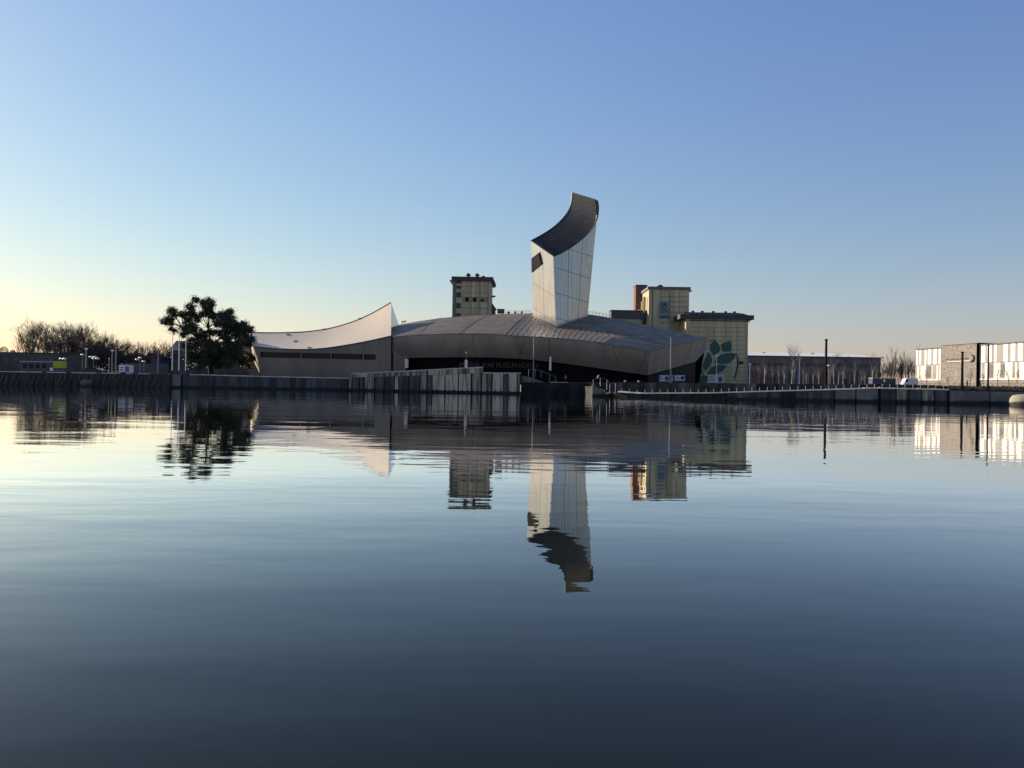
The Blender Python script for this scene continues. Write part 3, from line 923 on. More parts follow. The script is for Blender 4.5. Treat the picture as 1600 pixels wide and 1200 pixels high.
# --- things on the museum roof
pl = MB(); c = rback(782.5) + V((0,-.6,.1))
pu = thing('rooftop_unit', c, 'small black plant box on the museum roof beside the left silo', 'plant unit')
MB().box(c + V((0,0,.75)), (2.3,1.6,1.2)).build('casing', M['dark_trim'], pu); MB().box(c + V((0,0,.1)), (2.0,1.3,.2)).build('base', M['slate'], pu)
MB().box(c+V((0,0,1.38)), (2.5,1.8,.08)).build('lid', M['dark_trim'], pu)
for u0, u1, nm in ((790, 829, 'thin roof railing left of the museum tower'), (920, 953, 'thin roof railing right of the museum tower')):
    rr = thing('roof_railing', rback(u0), nm + ' along the ridge', 'railing')
    k = 0; u = u0
    while u <= u1 + .1:
        p = rback(u) + V((0,.3,0))
        MB().tube(p, p + V((0,0,1.0)), .045, .045, 4).build('post', M['pole_dark'], rr); u += (u1-u0)/6
    rl = MB()
    for i in range(8):
        a, b = rback(lerp(u0,u1,i/8)), rback(lerp(u0,u1,(i+1)/8))
        for h_ in (.95,.5): rl.tube(a+V((0,.3,h_)), b+V((0,.3,h_)), .035,.035,4)
    rl.build('rail', M['pole_dark'], rr)
for u_ in (794.5, 805, 815):
    c = rback(u_) + V((0,-.3,0))
    v_ = thing('roof_cowl', c, 'small dark cowl on the museum roof ridge between the plant box and the tower', 'roof vent', 'cowls on the museum ridge')
    MB().lathe(c, [(.30,0),(.30,.35)], 8).build('base', M['slate'], v_); MB().lathe(c, [(.55,.35),(.5,.5),(.2,.68),(.02,.7)], 8).build('hood', M['dark_trim'], v_)
for u_ in (628.5, 632.5):
    c = rback(u_) + V((0,-.2,0))
    v_ = thing('roof_floodlight', c, 'tiny dark floodlight on the left end of the museum roof beside the wing tip', 'light', 'floodlights beside the wing tip')
    MB().tube(c, c+V((0,0,.55)), .06,.06,5).build('post', M['pole_dark'], v_); MB().box(c+V((.1,0,.75)), (.7,.4,.4)).build('head', M['dark_trim'], v_)

# ------------------------------------------------------------------ silos behind
def cap_vent(root, c, r=1.0, h=1.3, m='slate'):
    c = V(c)
    o = MB().lathe(c, [(r*.5,0),(r*.5,h*.55)], 8).build('vent', M[m], root)
    MB().lathe(c, [(r*.95,h*.55),(r*.9,h*.62),(r*.2,h),(.02,h*1.02)], 8).build('cowl', M[m], o)
Y1 = 275
sil = thing('mill_building', PX(738,Y1,3), 'tall grey cream mill tower with a stack of barred windows, left of the museum tower', 'mill')
a0, a1 = P(707.2,440,Y1), P(768,440,Y1)
SW = a1.x - a0.x
ztop1 = P(738,438.5,Y1).z
MB().obox(V((a0.x,Y1,3)), V((SW,0,0)), V((0,16,0)), V((0,0,ztop1-3))).build('wall', M['cream_grey'], sil)
MB().obox(V((a0.x-.35,Y1-.5,ztop1)), V((SW+.9,0,0)), V((0,17,0)), V((0,0,1.35))).build('roof', M['slate'], sil)
MB().obox(V((a0.x-1.0,Y1-.9,ztop1-.25)), V((SW+2.1,0,0)), V((0,17.8,0)), V((0,0,.25))).build('eaves', M['slate'], sil)
MB().slab([V((a1.x+.5,Y1-.6,ztop1+1.2)), V((a1.x+1.2,Y1-.6,ztop1-.3)), V((a1.x+1.7,Y1-.6,ztop1-1.5)), V((a1.x+.9,Y1-.6,ztop1-1.4)), V((a1.x+.3,Y1-.6,ztop1-.3))], V((0,3,0))).build('hoist_hood', M['slate'], sil)
def front_rect(u0,v0,u1,v1,Y,off=0.):
    q0, q1 = P(u0,v0,Y), P(u1,v1,Y)
    q2, q3 = P(u1,v0,Y), P(u0,v1,Y)
    return [V((q.x,Y+off,q.z)) for q in (q0,q2,q1,q3)]
def inset_window(root, u0,v0,u1,v1,Y, bars=(2,2), m='grey_band'):
    pts = front_rect(u0,v0,u1,v1,Y,-.02)
    x0, x1 = pts[0].x, pts[1].x; z1, z0 = pts[0].z, pts[2].z
    f = MB()
    t = .16
    f.obox(V((x0-t,Y-.18,z0-t)), V((x1-x0+2*t,0,0)), V((0,.17,0)), V((0,0,t)))
    f.obox(V((x0-t,Y-.18,z1)), V((x1-x0+2*t,0,0)), V((0,.17,0)), V((0,0,t)))
    f.obox(V((x0-t,Y-.18,z0)), V((t,0,0)), V((0,.17,0)), V((0,0,z1-z0)))
    f.obox(V((x1,Y-.18,z0)), V((t,0,0)), V((0,.17,0)), V((0,0,z1-z0)))
    for i in range(1, bars[0]): f.obox(V((lerp(x0,x1,i/bars[0])-.07,Y-.15,z0)), V((.14,0,0)), V((0,.08,0)), V((0,0,z1-z0)))
    for i in range(1, bars[1]): f.obox(V((x0,Y-.14,lerp(z0,z1,i/bars[1])-.07)), V((x1-x0,0,0)), V((0,.06,0)), V((0,0,.14)))
    w_ = f.build('window', M[m], root)
    MB().slab([p + V((0,-.03,0)) for p in pts], V((0,.02,0))).build('pane', M['dark_glass'], w_)
for v0, v1, br in ((439.2,442.4,(3,1)),(447.2,450.6,(4,1)),(457.2,464.2,(3,2)),(474,481,(4,2)),(490.2,497.5,(4,2))):
    inset_window(sil, 711, v0, 719.6, v1, Y1, br)
for (u0,v0,u1,v1) in ((728.2,465.4,731.6,470.8),(740,465.4,743.6,470.8),(752,467.8,755.4,470.6)):
    inset_window(sil, u0,v0,u1,v1,Y1,(1,1),'dark_trim')
MB().slab(front_rect(721.6,438.8,763.4,491,Y1,-.02), V((0,-.03,0))).build('panel_backing', M['joint_pale'], sil)
# raised concrete frame panels on the mill wall
for u0,u1 in ((722,734.6),(736.6,748.6),(751,763)):
    for v0,v1 in ((439,447),(448,457),(458,464),(472.5,481),(482.5,490.5)):
        pts = front_rect(u0,v0,u1,v1,Y1)
        MB().slab([p + V((0,-.06,0)) for p in pts], V((0,-.08,0))).build('panel', M['cream_grey'], sil)
MB().obox(V((a0.x+.3,Y1-.10,3)), V((1.1,0,0)), V((0,.08,0)), V((0,0,ztop1-3.2))).build('downpipe_strip', M['grey_band'], sil)
MB().tube(V((a1.x-1.2,Y1-.15,3)), V((a1.x-1.2,Y1-.15,ztop1-.3)), .12, .12, 6).build('downpipe', M['grey_band'], sil)
for u_, r_ in ((730.5,1.15),(744.6,1.1),(754.5,.8)):
    cap_vent(sil, V((P(u_,440,Y1).x, Y1+4, ztop1+1.35)), r_, 1.9 if r_ > 1 else 1.1)
q = P(771.5,462,Y1)
MB().obox(V((a1.x,Y1+1,q.z-.2)), V((1.4,0,0)), V((0,2.5,0)), V((0,0,.35))).build('canopy', M['slate'], sil)
st = [P(768.3,473,Y1), P(771.5,477,Y1), P(774,481,Y1), P(775.6,482.4,Y1), P(774,484,Y1), P(774,495,Y1), P(768.3,495,Y1)]
MB().slab(st, V((0,4,0))).build('hoist_tower', M['slate'], sil)

Y2, Y3 = 268, 258
gr = thing('silo_tower', PX(1046,Y2,3), 'cream panelled silo tower carrying a blue round logo sign, behind the museum roof', 'silo')
g0, g1 = P(1014,455,Y2), P(1077,455,Y2)
gzt = P(1046,452.5,Y2).z
GW = g1.x - g0.x
MB().obox(V((g0.x,Y2,3)), V((GW,0,0)), V((0,13,0)), V((0,0,gzt-3))).build('wall', M['cream'], gr)
MB().obox(V((g0.x-.4,Y2-.4,gzt)), V((GW+.8,0,0)), V((0,14,0)), V((0,0,.95))).build('roof', M['grey_band'], gr)
MB().obox(V((g1.x+.1,Y2-.3,gzt-.5)), V((.8,0,0)), V((0,2,0)), V((0,0,.35))).build('spout', M['slate'], gr)
MB().slab(front_rect(1031.6,456,1073.4,503,Y2,-.02), V((0,-.04,0))).build('panel_backing', M['joint'], gr)
for v0 in range(456, 500, 8):
    for u0,u1 in ((1032,1045),(1047,1060.5),(1061.5,1073)):
        if 468 < v0+4 < 499 and u0 < 1040: continue
        pts = front_rect(u0,v0+.4,u1,v0+7.3,Y2)
        MB().slab([p+V((0,-.07,0)) for p in pts], V((0,-.12,0))).build('panel', M['cream'], gr)
MB().obox(V((P(1018.5,500,Y2).x,Y2-.14,3)), V((.35,0,0)), V((0,.12,0)), V((0,0,gzt-3.4))).build('downpipe', M['grey_band'], gr)
for u0,u1 in ((1034,1038.6),(1048.8,1053.4),(1064,1068.8)):
    inset_window(gr, u0, 498.8, u1, 503.2, Y2, (1,1), 'grille')
cap_vent(gr, V((P(1035,446,Y2).x, Y2+4, gzt+.95)), 1.25, 1.25)
cap_vent(gr, V((P(1066,446,Y2).x, Y2+4, gzt+.95)), .7, .55)
# sunlit side ducts
for dx, y_, r_ in ((-.9,4,.55),(-.7,9,.5)):
    MB().tube(V((g0.x+dx,Y2+y_,P(1010,487,Y2).z)), V((g0.x+dx,Y2+y_,P(1010,458+y_,Y2).z)), r_, r_, 8).build('duct', M['cream'], gr)
MB().lathe(V((P(1002.8,486,Y2).x,Y2+5,P(1003,486,Y2).z-.6)), [(1.0,0),(1.0,.8),(.7,1.4),(.1,1.6)], 10).build('dome', M['cream'], gr)
# logo sign
sp = front_rect(1030.2,470.6,1044.4,497.8,Y2,-.35)
lg = MB().slab(sp, V((0,.2,0))).build('logo_sign', M['sign_teal'], gr)
lc = P(1036.6,478.2,Y2); lc.y = Y2-.42
rg = MB()
for i in range(20):
    a, b = 2*math.pi*i/20, 2*math.pi*(i+1)/20
    rg.add([lc+V((math.cos(t)*r_,0,math.sin(t)*r_*1.15)) for t, r_ in ((a,.80),(b,.80),(b,1.12),(a,1.12))], [(0,1,2,3)])
rg.add([lc+V((x_,-.01,z_)) for x_, z_ in ((-.62,-.75),(-.1,-.45),(.55,.25),(.80,1.0),(.2,.8),(-.4,.1))], [(0,1,2,3,4,5)])
rg.build('logo_ring', M['sign_ink'], lg)
q0, q1 = P(1031.4,489.0,Y2), P(1043.2,489.0,Y2); q0.y = q1.y = Y2-.40; q1.z = q0.z
place_text('ADM', q0, q1, 1.05, M['sign_ink'], lg, 'lettering', .03)
MB().slab(front_rect(1030.4,493.2,1044.2,497.6,Y2,-.38), V((0,.02,0))).build('logo_band', M['blue_panel'], lg)

wd = thing('grain_silo', PX(1120,Y3,3), 'wide cream panelled silo block with a dark roof and a big green leaf emblem', 'silo')
b0, b1 = P(1072,500,Y3), P(1169,500,Y3)
bz = P(1120,499,Y3).z
BW = b1.x - b0.x
MB().obox(V((b0.x,Y3,3)), V((BW,0,0)), V((0,16-8,0)), V((0,0,bz-3))).build('wall', M['cream'], wd)
MB().obox(V((b0.x-2.2,Y3-.9,bz)), V((BW+3.9,0,0)), V((0,10,0)), V((0,0,1.5))).build('roof', M['slate'], wd)
hz = bz+1.5
hp = [V((b0.x+.2,Y3,hz)), V((b1.x+.2,Y3,hz)), V((b1.x-.9,Y3+2.5,hz+.85)), V((b1.x-3,Y3+2.5,hz+1.05)), V((b0.x+.8,Y3+2.5,hz+1.05))]
MB().slab(hp, V((0,4,0))).build('roof_ridge', M['slate'], wd)
for u_ in (1087,1102,1119.5,1139,1153):
    c_ = V((P(u_,486,Y3).x, Y3+4, hz+1.0))
    MB().lathe(c_, [(.42,0),(.42,.35),(.6,.42),(.5,.62),(.02,.7)], 8).build('vent', M['slate'], wd)
MB().obox(V((b0.x+1.2,Y3-.22,bz-.62)), V((BW-1.3,0,0)), V((0,.2,0)), V((0,0,.3))).build('pipe_run', M['slate'], wd)
MB().tube(V((b1.x-.3,Y3-.2,bz)), V((b1.x+.5,Y3-.2,bz-.9)), .16,.16,6).build('spout', M['slate'], wd)
cedge = [1077.5,1099.5,1116,1133.5,1151,1168]
MB().slab(front_rect(1077.2,511.5,1168.3,601,Y3,-.02), V((0,-.04,0))).build('panel_backing', M['joint'], wd)
vr = 505.0; k = 0
while vr < 597:
    hgt = 6.9
    for u0,u1 in zip(cedge, cedge[1:]):
        if vr < 510 : break
        pts = front_rect(u0+.35,vr+.35,u1-.35,vr+hgt-.35,Y3)
        MB().slab([p+V((0,-.07,0)) for p in pts], V((0,-.08-rnd.uniform(0,.04),0))).build('panel', M['cream'], wd)
    vr += hgt
inset_window(wd, 1155.5,565,1160.5,568.4,Y3-.2,(1,1),'grille')
def Z7(x, y): return (940 + x/6.4, 430 + y/6.4)
def emb(pts, m='teal', off=-.26):
    q = [P(*Z7(x,y), Y3) for x, y in pts]
    MB().slab([V((p.x, Y3+off, p.z)) for p in q], V((0,.05,0))).build('emblem_leaf', M[m], wd)
emb([(1132,640),(1150,664),(1168,690),(1184,722),(1186,745),(1170,772),(1145,795),(1122,806),(1104,788),(1088,757),(1080,725),(1084,695),(1105,672)])
emb([(1192,698),(1215,676),(1250,668),(1285,655),(1296,690),(1298,730),(1290,762),(1255,766),(1210,764),(1197,730)])
emb([(1122,876),(1140,845),(1165,815),(1195,795),(1235,782),(1290,778),(1345,786),(1330,825),(1300,860),(1260,884),(1190,888)])
emb([(1048,992),(1066,950),(1096,922),(1140,902),(1200,896),(1254,904),(1230,940),(1190,970),(1140,988)])
emb([(1008,900),(1028,850),(1050,800),(1062,765),(1084,790),(1100,825),(1106,858),(1085,900),(1060,935),(1036,958),(1012,938)])
emb([(936,905),(955,872),(978,866),(994,905),(1008,950),(1018,992),(960,996),(936,980)])
emb([(938,1004),(1010,1000),(1060,1006),(1056,1050),(1046,1086),(938,1086)])
arc = [(1342,792),(1352,830),(1354,870),(1350,915),(1340,960),(1325,1005),(1318,1040)]
emb(arc + [(x+15,y+4) for x, y in reversed(arc)])
arc = [(1072,668),(1082,655),(1096,646),(1112,640)]
emb(arc + [(x+3,y+9) for x, y in reversed(arc)])

# dark hopper house and brick chimney behind the museum
hh = thing('hopper_house', PX(985,272,3), 'long flat dark hopper house between the museum tower and the cream silo', 'building')
q0, q1 = P(955,485.5,272), P(1014,485.5,272)
zb = P(985,498,272).z
MB().obox(V((q0.x,272,zb)), V((q1.x-q0.x,0,0)), V((0,6,0)), V((0,0,q0.z-zb))).build('wall', M['shed_dark'], hh)
MB().obox(V((q0.x-.2,271.8,q0.z)), V((q1.x-q0.x+.2,0,0)), V((0,6.4,0)), V((0,0,.3))).build('roof', M['slate'], hh)
MB().obox(V((P(968,500,272.4).x,272.5,3)), V((P(1004,500,272.4).x-P(968,500,272.4).x,0,0)), V((0,5,0)), V((0,0,zb-3))).build('lower_wall', M['cream_grey'], hh)
MB().obox(V((P(1004.4,500,272).x,272,3)), V((2.0,0,0)), V((0,5,0)), V((0,0,zb-3))).build('leg_wall', M['shed_dark'], hh)
ch = thing('brick_chimney', PX(1001,285,3), 'square brown brick shaft standing behind the cream silo tower', 'chimney')
q0, q1 = P(993.5,447,284), P(1011,447,284)
MB().obox(V((q0.x,284,3)), V((q1.x-q0.x,0,0)), V((0,5,0)), V((0,0,q0.z-3))).build('shaft', M['brown_brick'], ch)
MB().obox(V((q0.x-.12,283.8,q0.z)), V((q1.x-q0.x+.24,0,0)), V((0,5.4,0)), V((0,0,.5))).build('cap', M['slate'], ch)

# ------------------------------------------------------------------ long warehouse
YW = 312
wh = thing('warehouse', PX(1270,YW,3), 'long low grey warehouse with a sunlit white roof behind thin birches', 'warehouse')
x0, x1 = P(1166,560,YW).x, P(1376.5,560,YW).x
ez = P(1270,557,YW).z
zA = P(1270,568.4,YW).z; zB = P(1270,573,YW).z; zC = P(1270,580,YW).z
MB().obox(V((x0,YW,zA)), V((x1-x0,0,0)), V((0,34,0)), V((0,0,ez-zA))).build('upper_wall', M['shed_wall'], wh)
MB().obox(V((x0,YW+.12,zB)), V((x1-x0-.2,0,0)), V((0,33,0)), V((0,0,zA-zB))).build('window_band', M['shed_dark'], wh)
MB().obox(V((x0,YW+.02,zC)), V((x1-x0-.1,0,0)), V((0,33.5,0)), V((0,0,zB-zC))).build('middle_wall', M['shed_wall'], wh)
MB().obox(V((x0,YW-.02,3)), V((x1-x0+.04,0,0)), V((0,33.5,0)), V((0,0,zC-3))).build('brick_base', M['shed_brick'], wh)
rzv = P(1200,550.3,YW+18).z
rf = MB()
L_, R_, rY = x0-.6, x1+.8, YW+18
rf.add([V((L_,YW-.8,ez+.05)), V((R_,YW-.8,ez+.05)), V((R_-1.5,rY,ez+.35)), V((R_-8.0,rY,rzv-.1)), V((L_,rY,rzv)), V((R_,YW+36,ez+.05)), V((L_,YW+36,ez+.05))],
       [(0,1,2,3,4),(4,3,2,5,6)])
rfo = rf.build('roof', M['white_roof'], wh)
MB().obox(V((L_,YW-.85,ez-.28)), V((R_-L_,0,0)), V((0,.3,0)), V((0,0,.32))).build('gutter', M['shed_dark'], rfo)
for u_ in (1193.5,1269.5):
    c_ = V((P(u_,549,YW+14).x, YW+14, ez+1.2)); 
    MB().lathe(c_, [(.75,-.9),(.75,.15),(.95,.2),(.85,.6),(.3,.85),(.02,.9)], 10).build('roof_vent', M['dark_trim'], rfo)
for u_ in (1190,1212,1240,1268,1296,1322,1348):
    q = P(u_,575,YW)
    MB().obox(V((q.x,YW-.22,3)), V((.3,0,0)), V((0,.2,0)), V((0,0,ez-3.3))).build('pilaster', M['shed_wall'], wh)
for u0,u1,m_ in ((1176,1184,'brown_brick'),(1216,1223,'shed_dark'),(1226,1237,'shed_dark'),(1280,1287,'brown_brick'),(1303,1312,'shed_dark'),(1330,1341,'shed_dark')):
    q0, q1 = P(u0,582,YW), P(u1,582,YW)
    MB().obox(V((q0.x,YW-.10,3)), V((q1.x-q0.x,0,0)), V((0,.06,0)), V((0,0,q0.z-3))).build('loading_door', M[m_], wh)

# ------------------------------------------------------------------ striped college building
CA, CB = PX(1430.5,213,3), PX(1602,173,3)
cdv = (CB-CA); cL = cdv.length; cdir = cdv.normalized(); cn = V((cdir.y, -cdir.x, 0))      # cn points at the water
if cn.x > 0: cn = -cn
CC = CA + cdir*(cL+16)
col_b = thing('college_building', CA + cdir*cL*.5, 'two storey building striped in white and grey panels with a grey brick block', 'college')
def cpt(u, v, off=0.): return hit(u, v, CA + cn*off, CB + cn*off)
def ctop(u): return lerp(546.2,534.2,(u-1430)/170)
def cmid(u): return lerp(571.0,565.2,(u-1430)/170)
def csill(u): return lerp(593.4,592.0,(u-1430)/170)
zt_ = cpt(1500, ctop(1500)).z; zm_ = cpt(1500, cmid(1500)).z; zs_ = cpt(1500, csill(1500)).z
def cx(u, off=0.): return V((cpt(u, 580, off).x, cpt(u, 580, off).y, 0))
def cbox(u0, u1, z0, z1, off, th, name, m, parent):
    A_, B_ = cx(u0, off), cx(u1, off)
    A_.z = B_.z = z0
    return MB().obox(A_, B_-A_, -cn*th, V((0,0,z1-z0))).build(name, m, parent)
ends = V((CC.x, CC.y, 0))
core = MB()
A_ = cx(1430.8); core.obox(V((A_.x,A_.y,2.6)) - cn*.3, V((CC.x-A_.x, CC.y-A_.y, 0)), -cn*22, V((0,0,zt_-2.8)))
core.build('core_wall', M['black'], col_b)
cbox(1430.2, 1640, zt_-.12, zt_+.12, .25, 22, 'roof', M['dark_trim'], col_b)
cbox(1431, 1472, 2.6, zs_-.22, .02, .3, 'brick_base', M['grey_brick'], col_b)
cbox(1530, 1640, 2.6, zs_-.22, .02, .3, 'brick_base', M['grey_brick'], col_b)
cbox(1430.6, 1470.5, zs_-.2, zs_+.12, .15, .4, 'sill', M['panel_white'], col_b)
cbox(1530.5, 1640, zs_-.2, zs_+.12, .15, .4, 'sill', M['panel_white'], col_b)
def S6(x): return 1420 + x/8.889
def stripes(whites, x0_, x1_, z0, z1):
    cur = x0_
    cells = []
    for a, b in whites:
        if a - cur > 4: cells.append((cur, a, 'g'))
        cells.append((a, b, 'w')); cur = b
    if x1_ - cur > 4: cells.append((cur, x1_, 'g'))
    for a, b, c_ in cells:
        n_ = max(1, round((b-a)/48))
        for i in range(n_):
            ua, ub = S6(lerp(a,b,i/n_)), S6(lerp(a,b,(i+1)/n_))
            cbox(ua+.05, ub-.05, z0, z1, .04 if c_ == 'w' else .0, .2, 'panel', M['panel_white' if c_ == 'w' else 'panel_grey'], col_b)
zg = zt_ - .16
stripes([(95,128),(143,170),(215,243),(260,310),(335,385),(410,442)], 92, 445, zm_+.1, zg)
stripes([(118,145),(163,236),(318,330),(385,410),(428,442)], 92, 445, zs_+.15, zm_-.02)
stripes([(980,1060),(1085,1099),(1110,1150),(1180,1215),(1310,1372),(1410,1476),(1510,1580),(1640,1720),(1780,1840)], 980, 1900, zm_+.1, zg)
stripes([(990,1012),(1055,1092),(1180,1270),(1335,1440),(1475,1505),(1535,1600),(1680,1760)], 980, 1900, zs_+.15, zm_-.02)
# windows among the grey lower panels
for a, b in ((248,312),(1115,1172),(1278,1330)):
    cbox(S6(a)+.2, S6(b)-.2, zs_+.5, zm_-.4, .03, .15, 'window_pane', M['grey_band'], col_b)
# brick block
bt = cpt(1498, 538.6, .6).z
bb = cbox(1470.2, 1525.4, 2.6, bt, .6, 8, 'brick_block', M['grey_brick'], col_b)
cbox(1525.4, 1526.4, 2.6, bt+.12, .66, 8, 'black_fin', M['black'], col_b)
cbox(1470.0, 1526.6, bt+.002, bt+.14, .75, 8.4, 'block_coping', M['dark_trim'], col_b)
# name and open bracket sign on the block
s0, s1 = cpt(1478.2,563.2,.66), cpt(1513.5,561.0,.66)
zz = s0.z
s1.z = zz
place_text('University Technical College', s0, s1, .42, M['dark_trim'], bb, 'lettering', .05)
cbox(1480,1515,zz-.42,zz-.30,.72,.1,'sign_line',M['lamp_white'],bb)
cbox(1480,1515,zz-.55,zz-.43,.72,.1,'sign_line',M['dark_trim'],bb)
br = MB()
e0 = cpt(1514.2,562,.8)
for i in range(8):
    a, b = -1.1+2.2*i/8, -1.1+2.2*(i+1)/8
    pa = V((e0.x,e0.y,zz)) + cdir*(1.6*math.cos(a)) + V((0,0,1.0*math.sin(a)+.25)); pb = V((e0.x,e0.y,zz)) + cdir*(1.6*math.cos(b)) + V((0,0,1.0*math.sin(b)+.25))
    br.tube(pa, pb, .16,.16,5)
br.build('sign_bracket', M['dark_trim'], bb)
# railing in front of it
fn = thing('metal_fence', cx(1500, 9) + V((0,0,2.9)), 'thin dark metal fence on the grass in front of the striped building', 'fence')
fr = MB(); u = 1434
while u < 1612:
    p = cx(u, 5.0); p.z = 2.85
    MB().tube(p, p+V((0,0,1.15)), .035,.035,4).build('post', M['pole_dark'], fn); u += 9
for h_ in (1.1,.6): fr.tube(cx(1434,5.0)+V((0,0,2.85+h_)), cx(1608,5.0)+V((0,0,2.85+h_)), .03,.03,4)
fr.build('rail', M['pole_dark'], fn)

# ------------------------------------------------------------------ poles, lamps, banners, boards
def pole(name, u, v0, v1, Y, r, m, label, cat, head=None):
    b, t = P(u, v1, Y), P(u, v0, Y); t.x = b.x
    b.z = min(b.z, 3.0) if Y > 160 else b.z
    o = thing(name, b, label, cat)
    MB().tube(b, t, r, r*.75, 7).build('shaft', m, o)
    MB().tube(b, b+V((0,0,.35)), r*1.9, r*1.6, 7).build('base', m, o)
    if head == 'cap': MB().lathe(t, [(r*1.3,0),(r*1.3,.12),(.02,.25)], 7).build('finial', m, o)
    if head == 'lamp':
        MB().lathe(t, [(.10,-.1),(.42,.0),(.45,.12),(.3,.3),(.03,.36)], 8).build('lantern', M['lamp_white'], o)
    if head == 'arm':
        MB().box(t+V((0,-.5,.05)), (.22,1.1,.14)).build('lantern', M['lamp_white'], o)
    return o
for u_, v0, lb in ((269.0,520,'first'),(279.4,518,'middle'),(290.0,525,'last')):
    pole('flagpole', u_, v0, 577.5, 191, .11, M['pole_white'], lb + ' of three white flagpoles in front of the broad dark tree', 'flagpole', 'cap')
pole('lamp_column', 613.6, 529, 578, 186, .13, M['pole_dark'], 'thin dark column where the wing meets the museum hall', 'pole', 'cap')
pole('lamp_column', 833.4, 528, 580, 172, .14, M['pole_grey'], 'tall thin column in front of the fascia, directly below the tower', 'pole', 'cap')
pole('lamp_column', 857.4, 529, 592, 172, .12, M['pole_dark'], 'tall dark column beside the white banner below the tower', 'pole', 'cap')
pole('lamp_column', 1047.4, 528, 600, 165, .18, M['pole_grey'], 'tall grey column standing before the white boards', 'pole', 'cap')
pole('lamp_column', 1290.0, 531.5, 604, 140, .26, M['pole_dark'], 'thick black mast rising above the white warehouse roof', 'mast', 'cap')
pole('lamp_column', 1503.2, 551.5, 608.5, 128, .22, M['pole_dark'], 'black column in front of the grey brick block', 'pole', 'cap')
pole('lamp_column', 1543.6, 540, 611, 125, .15, M['pole_dark'], 'tall black column in front of white panels right of the brick block', 'pole', 'cap')
pole('street_lamp', 1119.2, 556, 584, 200, .10, M['pole_white'], 'white street lamp standing in front of the leaf emblem', 'street lamp', 'lamp')
pole('street_lamp', 1171.0, 570, 598, 200, .16, M['pole_white'], 'sunlit lamp post at the right corner of the leaf silo', 'street lamp', 'lamp')
pole('street_lamp', 1248.6, 560, 600, 190, .13, M['pole_white'], 'pale lamp post before the warehouse, left of the black mast', 'street lamp', 'arm')
pole('street_lamp', 1294.5, 572, 600, 200, .12, M['pole_grey'], 'short lamp post just beside the black mast', 'street lamp', 'lamp')
pole('street_lamp', 134.4, 546, 574, 205, .20, M['pole_grey'], 'pale lamp post rising behind the dark parked car', 'street lamp', 'lamp')
pole('street_lamp', 175.2, 548.5, 573, 215, .16, M['pole_grey'], 'shorter grey lamp post beside the white trailer', 'street lamp', 'lamp')
pole('street_lamp', 181.0, 532, 575, 215, .18, M['pole_grey'], 'tallest grey lamp post, directly above the white trailer', 'street lamp', 'arm')
pole('street_lamp', 170.6, 561, 578, 200, .13, M['pole_grey'], 'low grey post between the dark car and the trailer', 'post', 'cap')
pole('street_lamp', 246.8, 546, 576, 230, .14, M['pole_grey'], 'slim grey lamp post near the navy shed by the flagpoles', 'street lamp', 'arm')
def globes(u, v1, pts, Y, label):
    b = P(u, v1, Y); b.z = 3.0
    o = thing('cluster_lamp', b, label, 'street lamp')
    zt = max(P(a, b_, Y).z for a, b_ in pts)
    MB().tube(b, V((b.x,b.y,zt-.2)), .12, .09, 6).build('shaft', M['pole_grey'], o)
    for i,(a, b_) in enumerate(pts):
        q = P(a, b_, Y + (i%2)*1.2 - .6)
        MB().tube(V((b.x,b.y,q.z-.15)), q+V((0,0,-.1)), .05,.05,5).build('arm', M['pole_grey'], o)
        MB().lathe(q, [(.08,-.22),(.5,-.08),(.55,.06),(.35,.26),(.03,.32)], 9).build('shade', M['lamp_white'], o)
globes(146, 572, ((141.8,558),(147,560.6),(148.4,558.2),(152.4,560.6)), 210, 'street lamp with four white saucer shades above the dark car')
globes(218.6, 575, ((214.2,562),(219.2,559.4)), 220, 'twin saucer street lamp right of the white trailer')
globes(225, 576, ((224.6,565),), 225, 'single saucer street lamp by the navy shed')
globes(101, 577, ((100.8,561),(96,560.8)), 215, 'street lamp with white saucers just above the yellow board')
globes(128.6, 577, ((128.8,554.4),), 225, 'lone saucer street lamp left of the pale lamp post')

def banner(u, v0, v1, Y, wpx, label, red, top):
    b = P(u, v1, Y); t = P(u, top, Y)
    o = thing('banner_post', b, label, 'banner')
    MB().tube(b, V((b.x,b.y,t.z)), .07,.05,6).build('post', M['pole_grey'], o)
    zt, zb = P(u,v0,Y).z, P(u,v1,Y).z
    W = wpx*Y/1200
    rows = []
    for k in range(7):
        z = lerp(zt, zb+.1, k/6)
        rows.append([V((b.x + W*(j/6-.5), b.y -.12 - .10*math.sin(math.pi*j/6), z)) for j in range(7)])
    f = MB().grid(rows); f.grid([[p+V((0,.24*0+.06,0)) for p in r] for r in rows])
    bo = f.build('banner', M['banner'], o)
    if red:
        MB().slab([V((b.x+W*.02,b.y-.25,lerp(zb,zt,.2))), V((b.x+W*.22,b.y-.25,lerp(zb,zt,.2))), V((b.x+W*.22,b.y-.25,lerp(zb,zt,.85))), V((b.x+W*.02,b.y-.25,lerp(zb,zt,.85)))], V((0,.012,0))).build('print', M['banner_red'], bo)
    return o
banner(635.4, 561, 575.4, 183.5, 5.0, 'white banner with red print near the left end of the ramp parapet', True, 555)
bn = banner(728.2, 562.5, 576, 172.5, 4.2, 'plain white banner on the ramp parapet below a small loudspeaker', False, 551)
q = P(729.3, 552, 172.5)
MB().lathe(q, [(.05,-.25),(.25,.1),(.22,.3),(.03,.4)], 8).build('loudspeaker', M['pole_grey'], bn)
banner(859.6, 557.5, 579.5, 169, 3.2, 'tall narrow white banner beside the steps under the tower', False, 556)

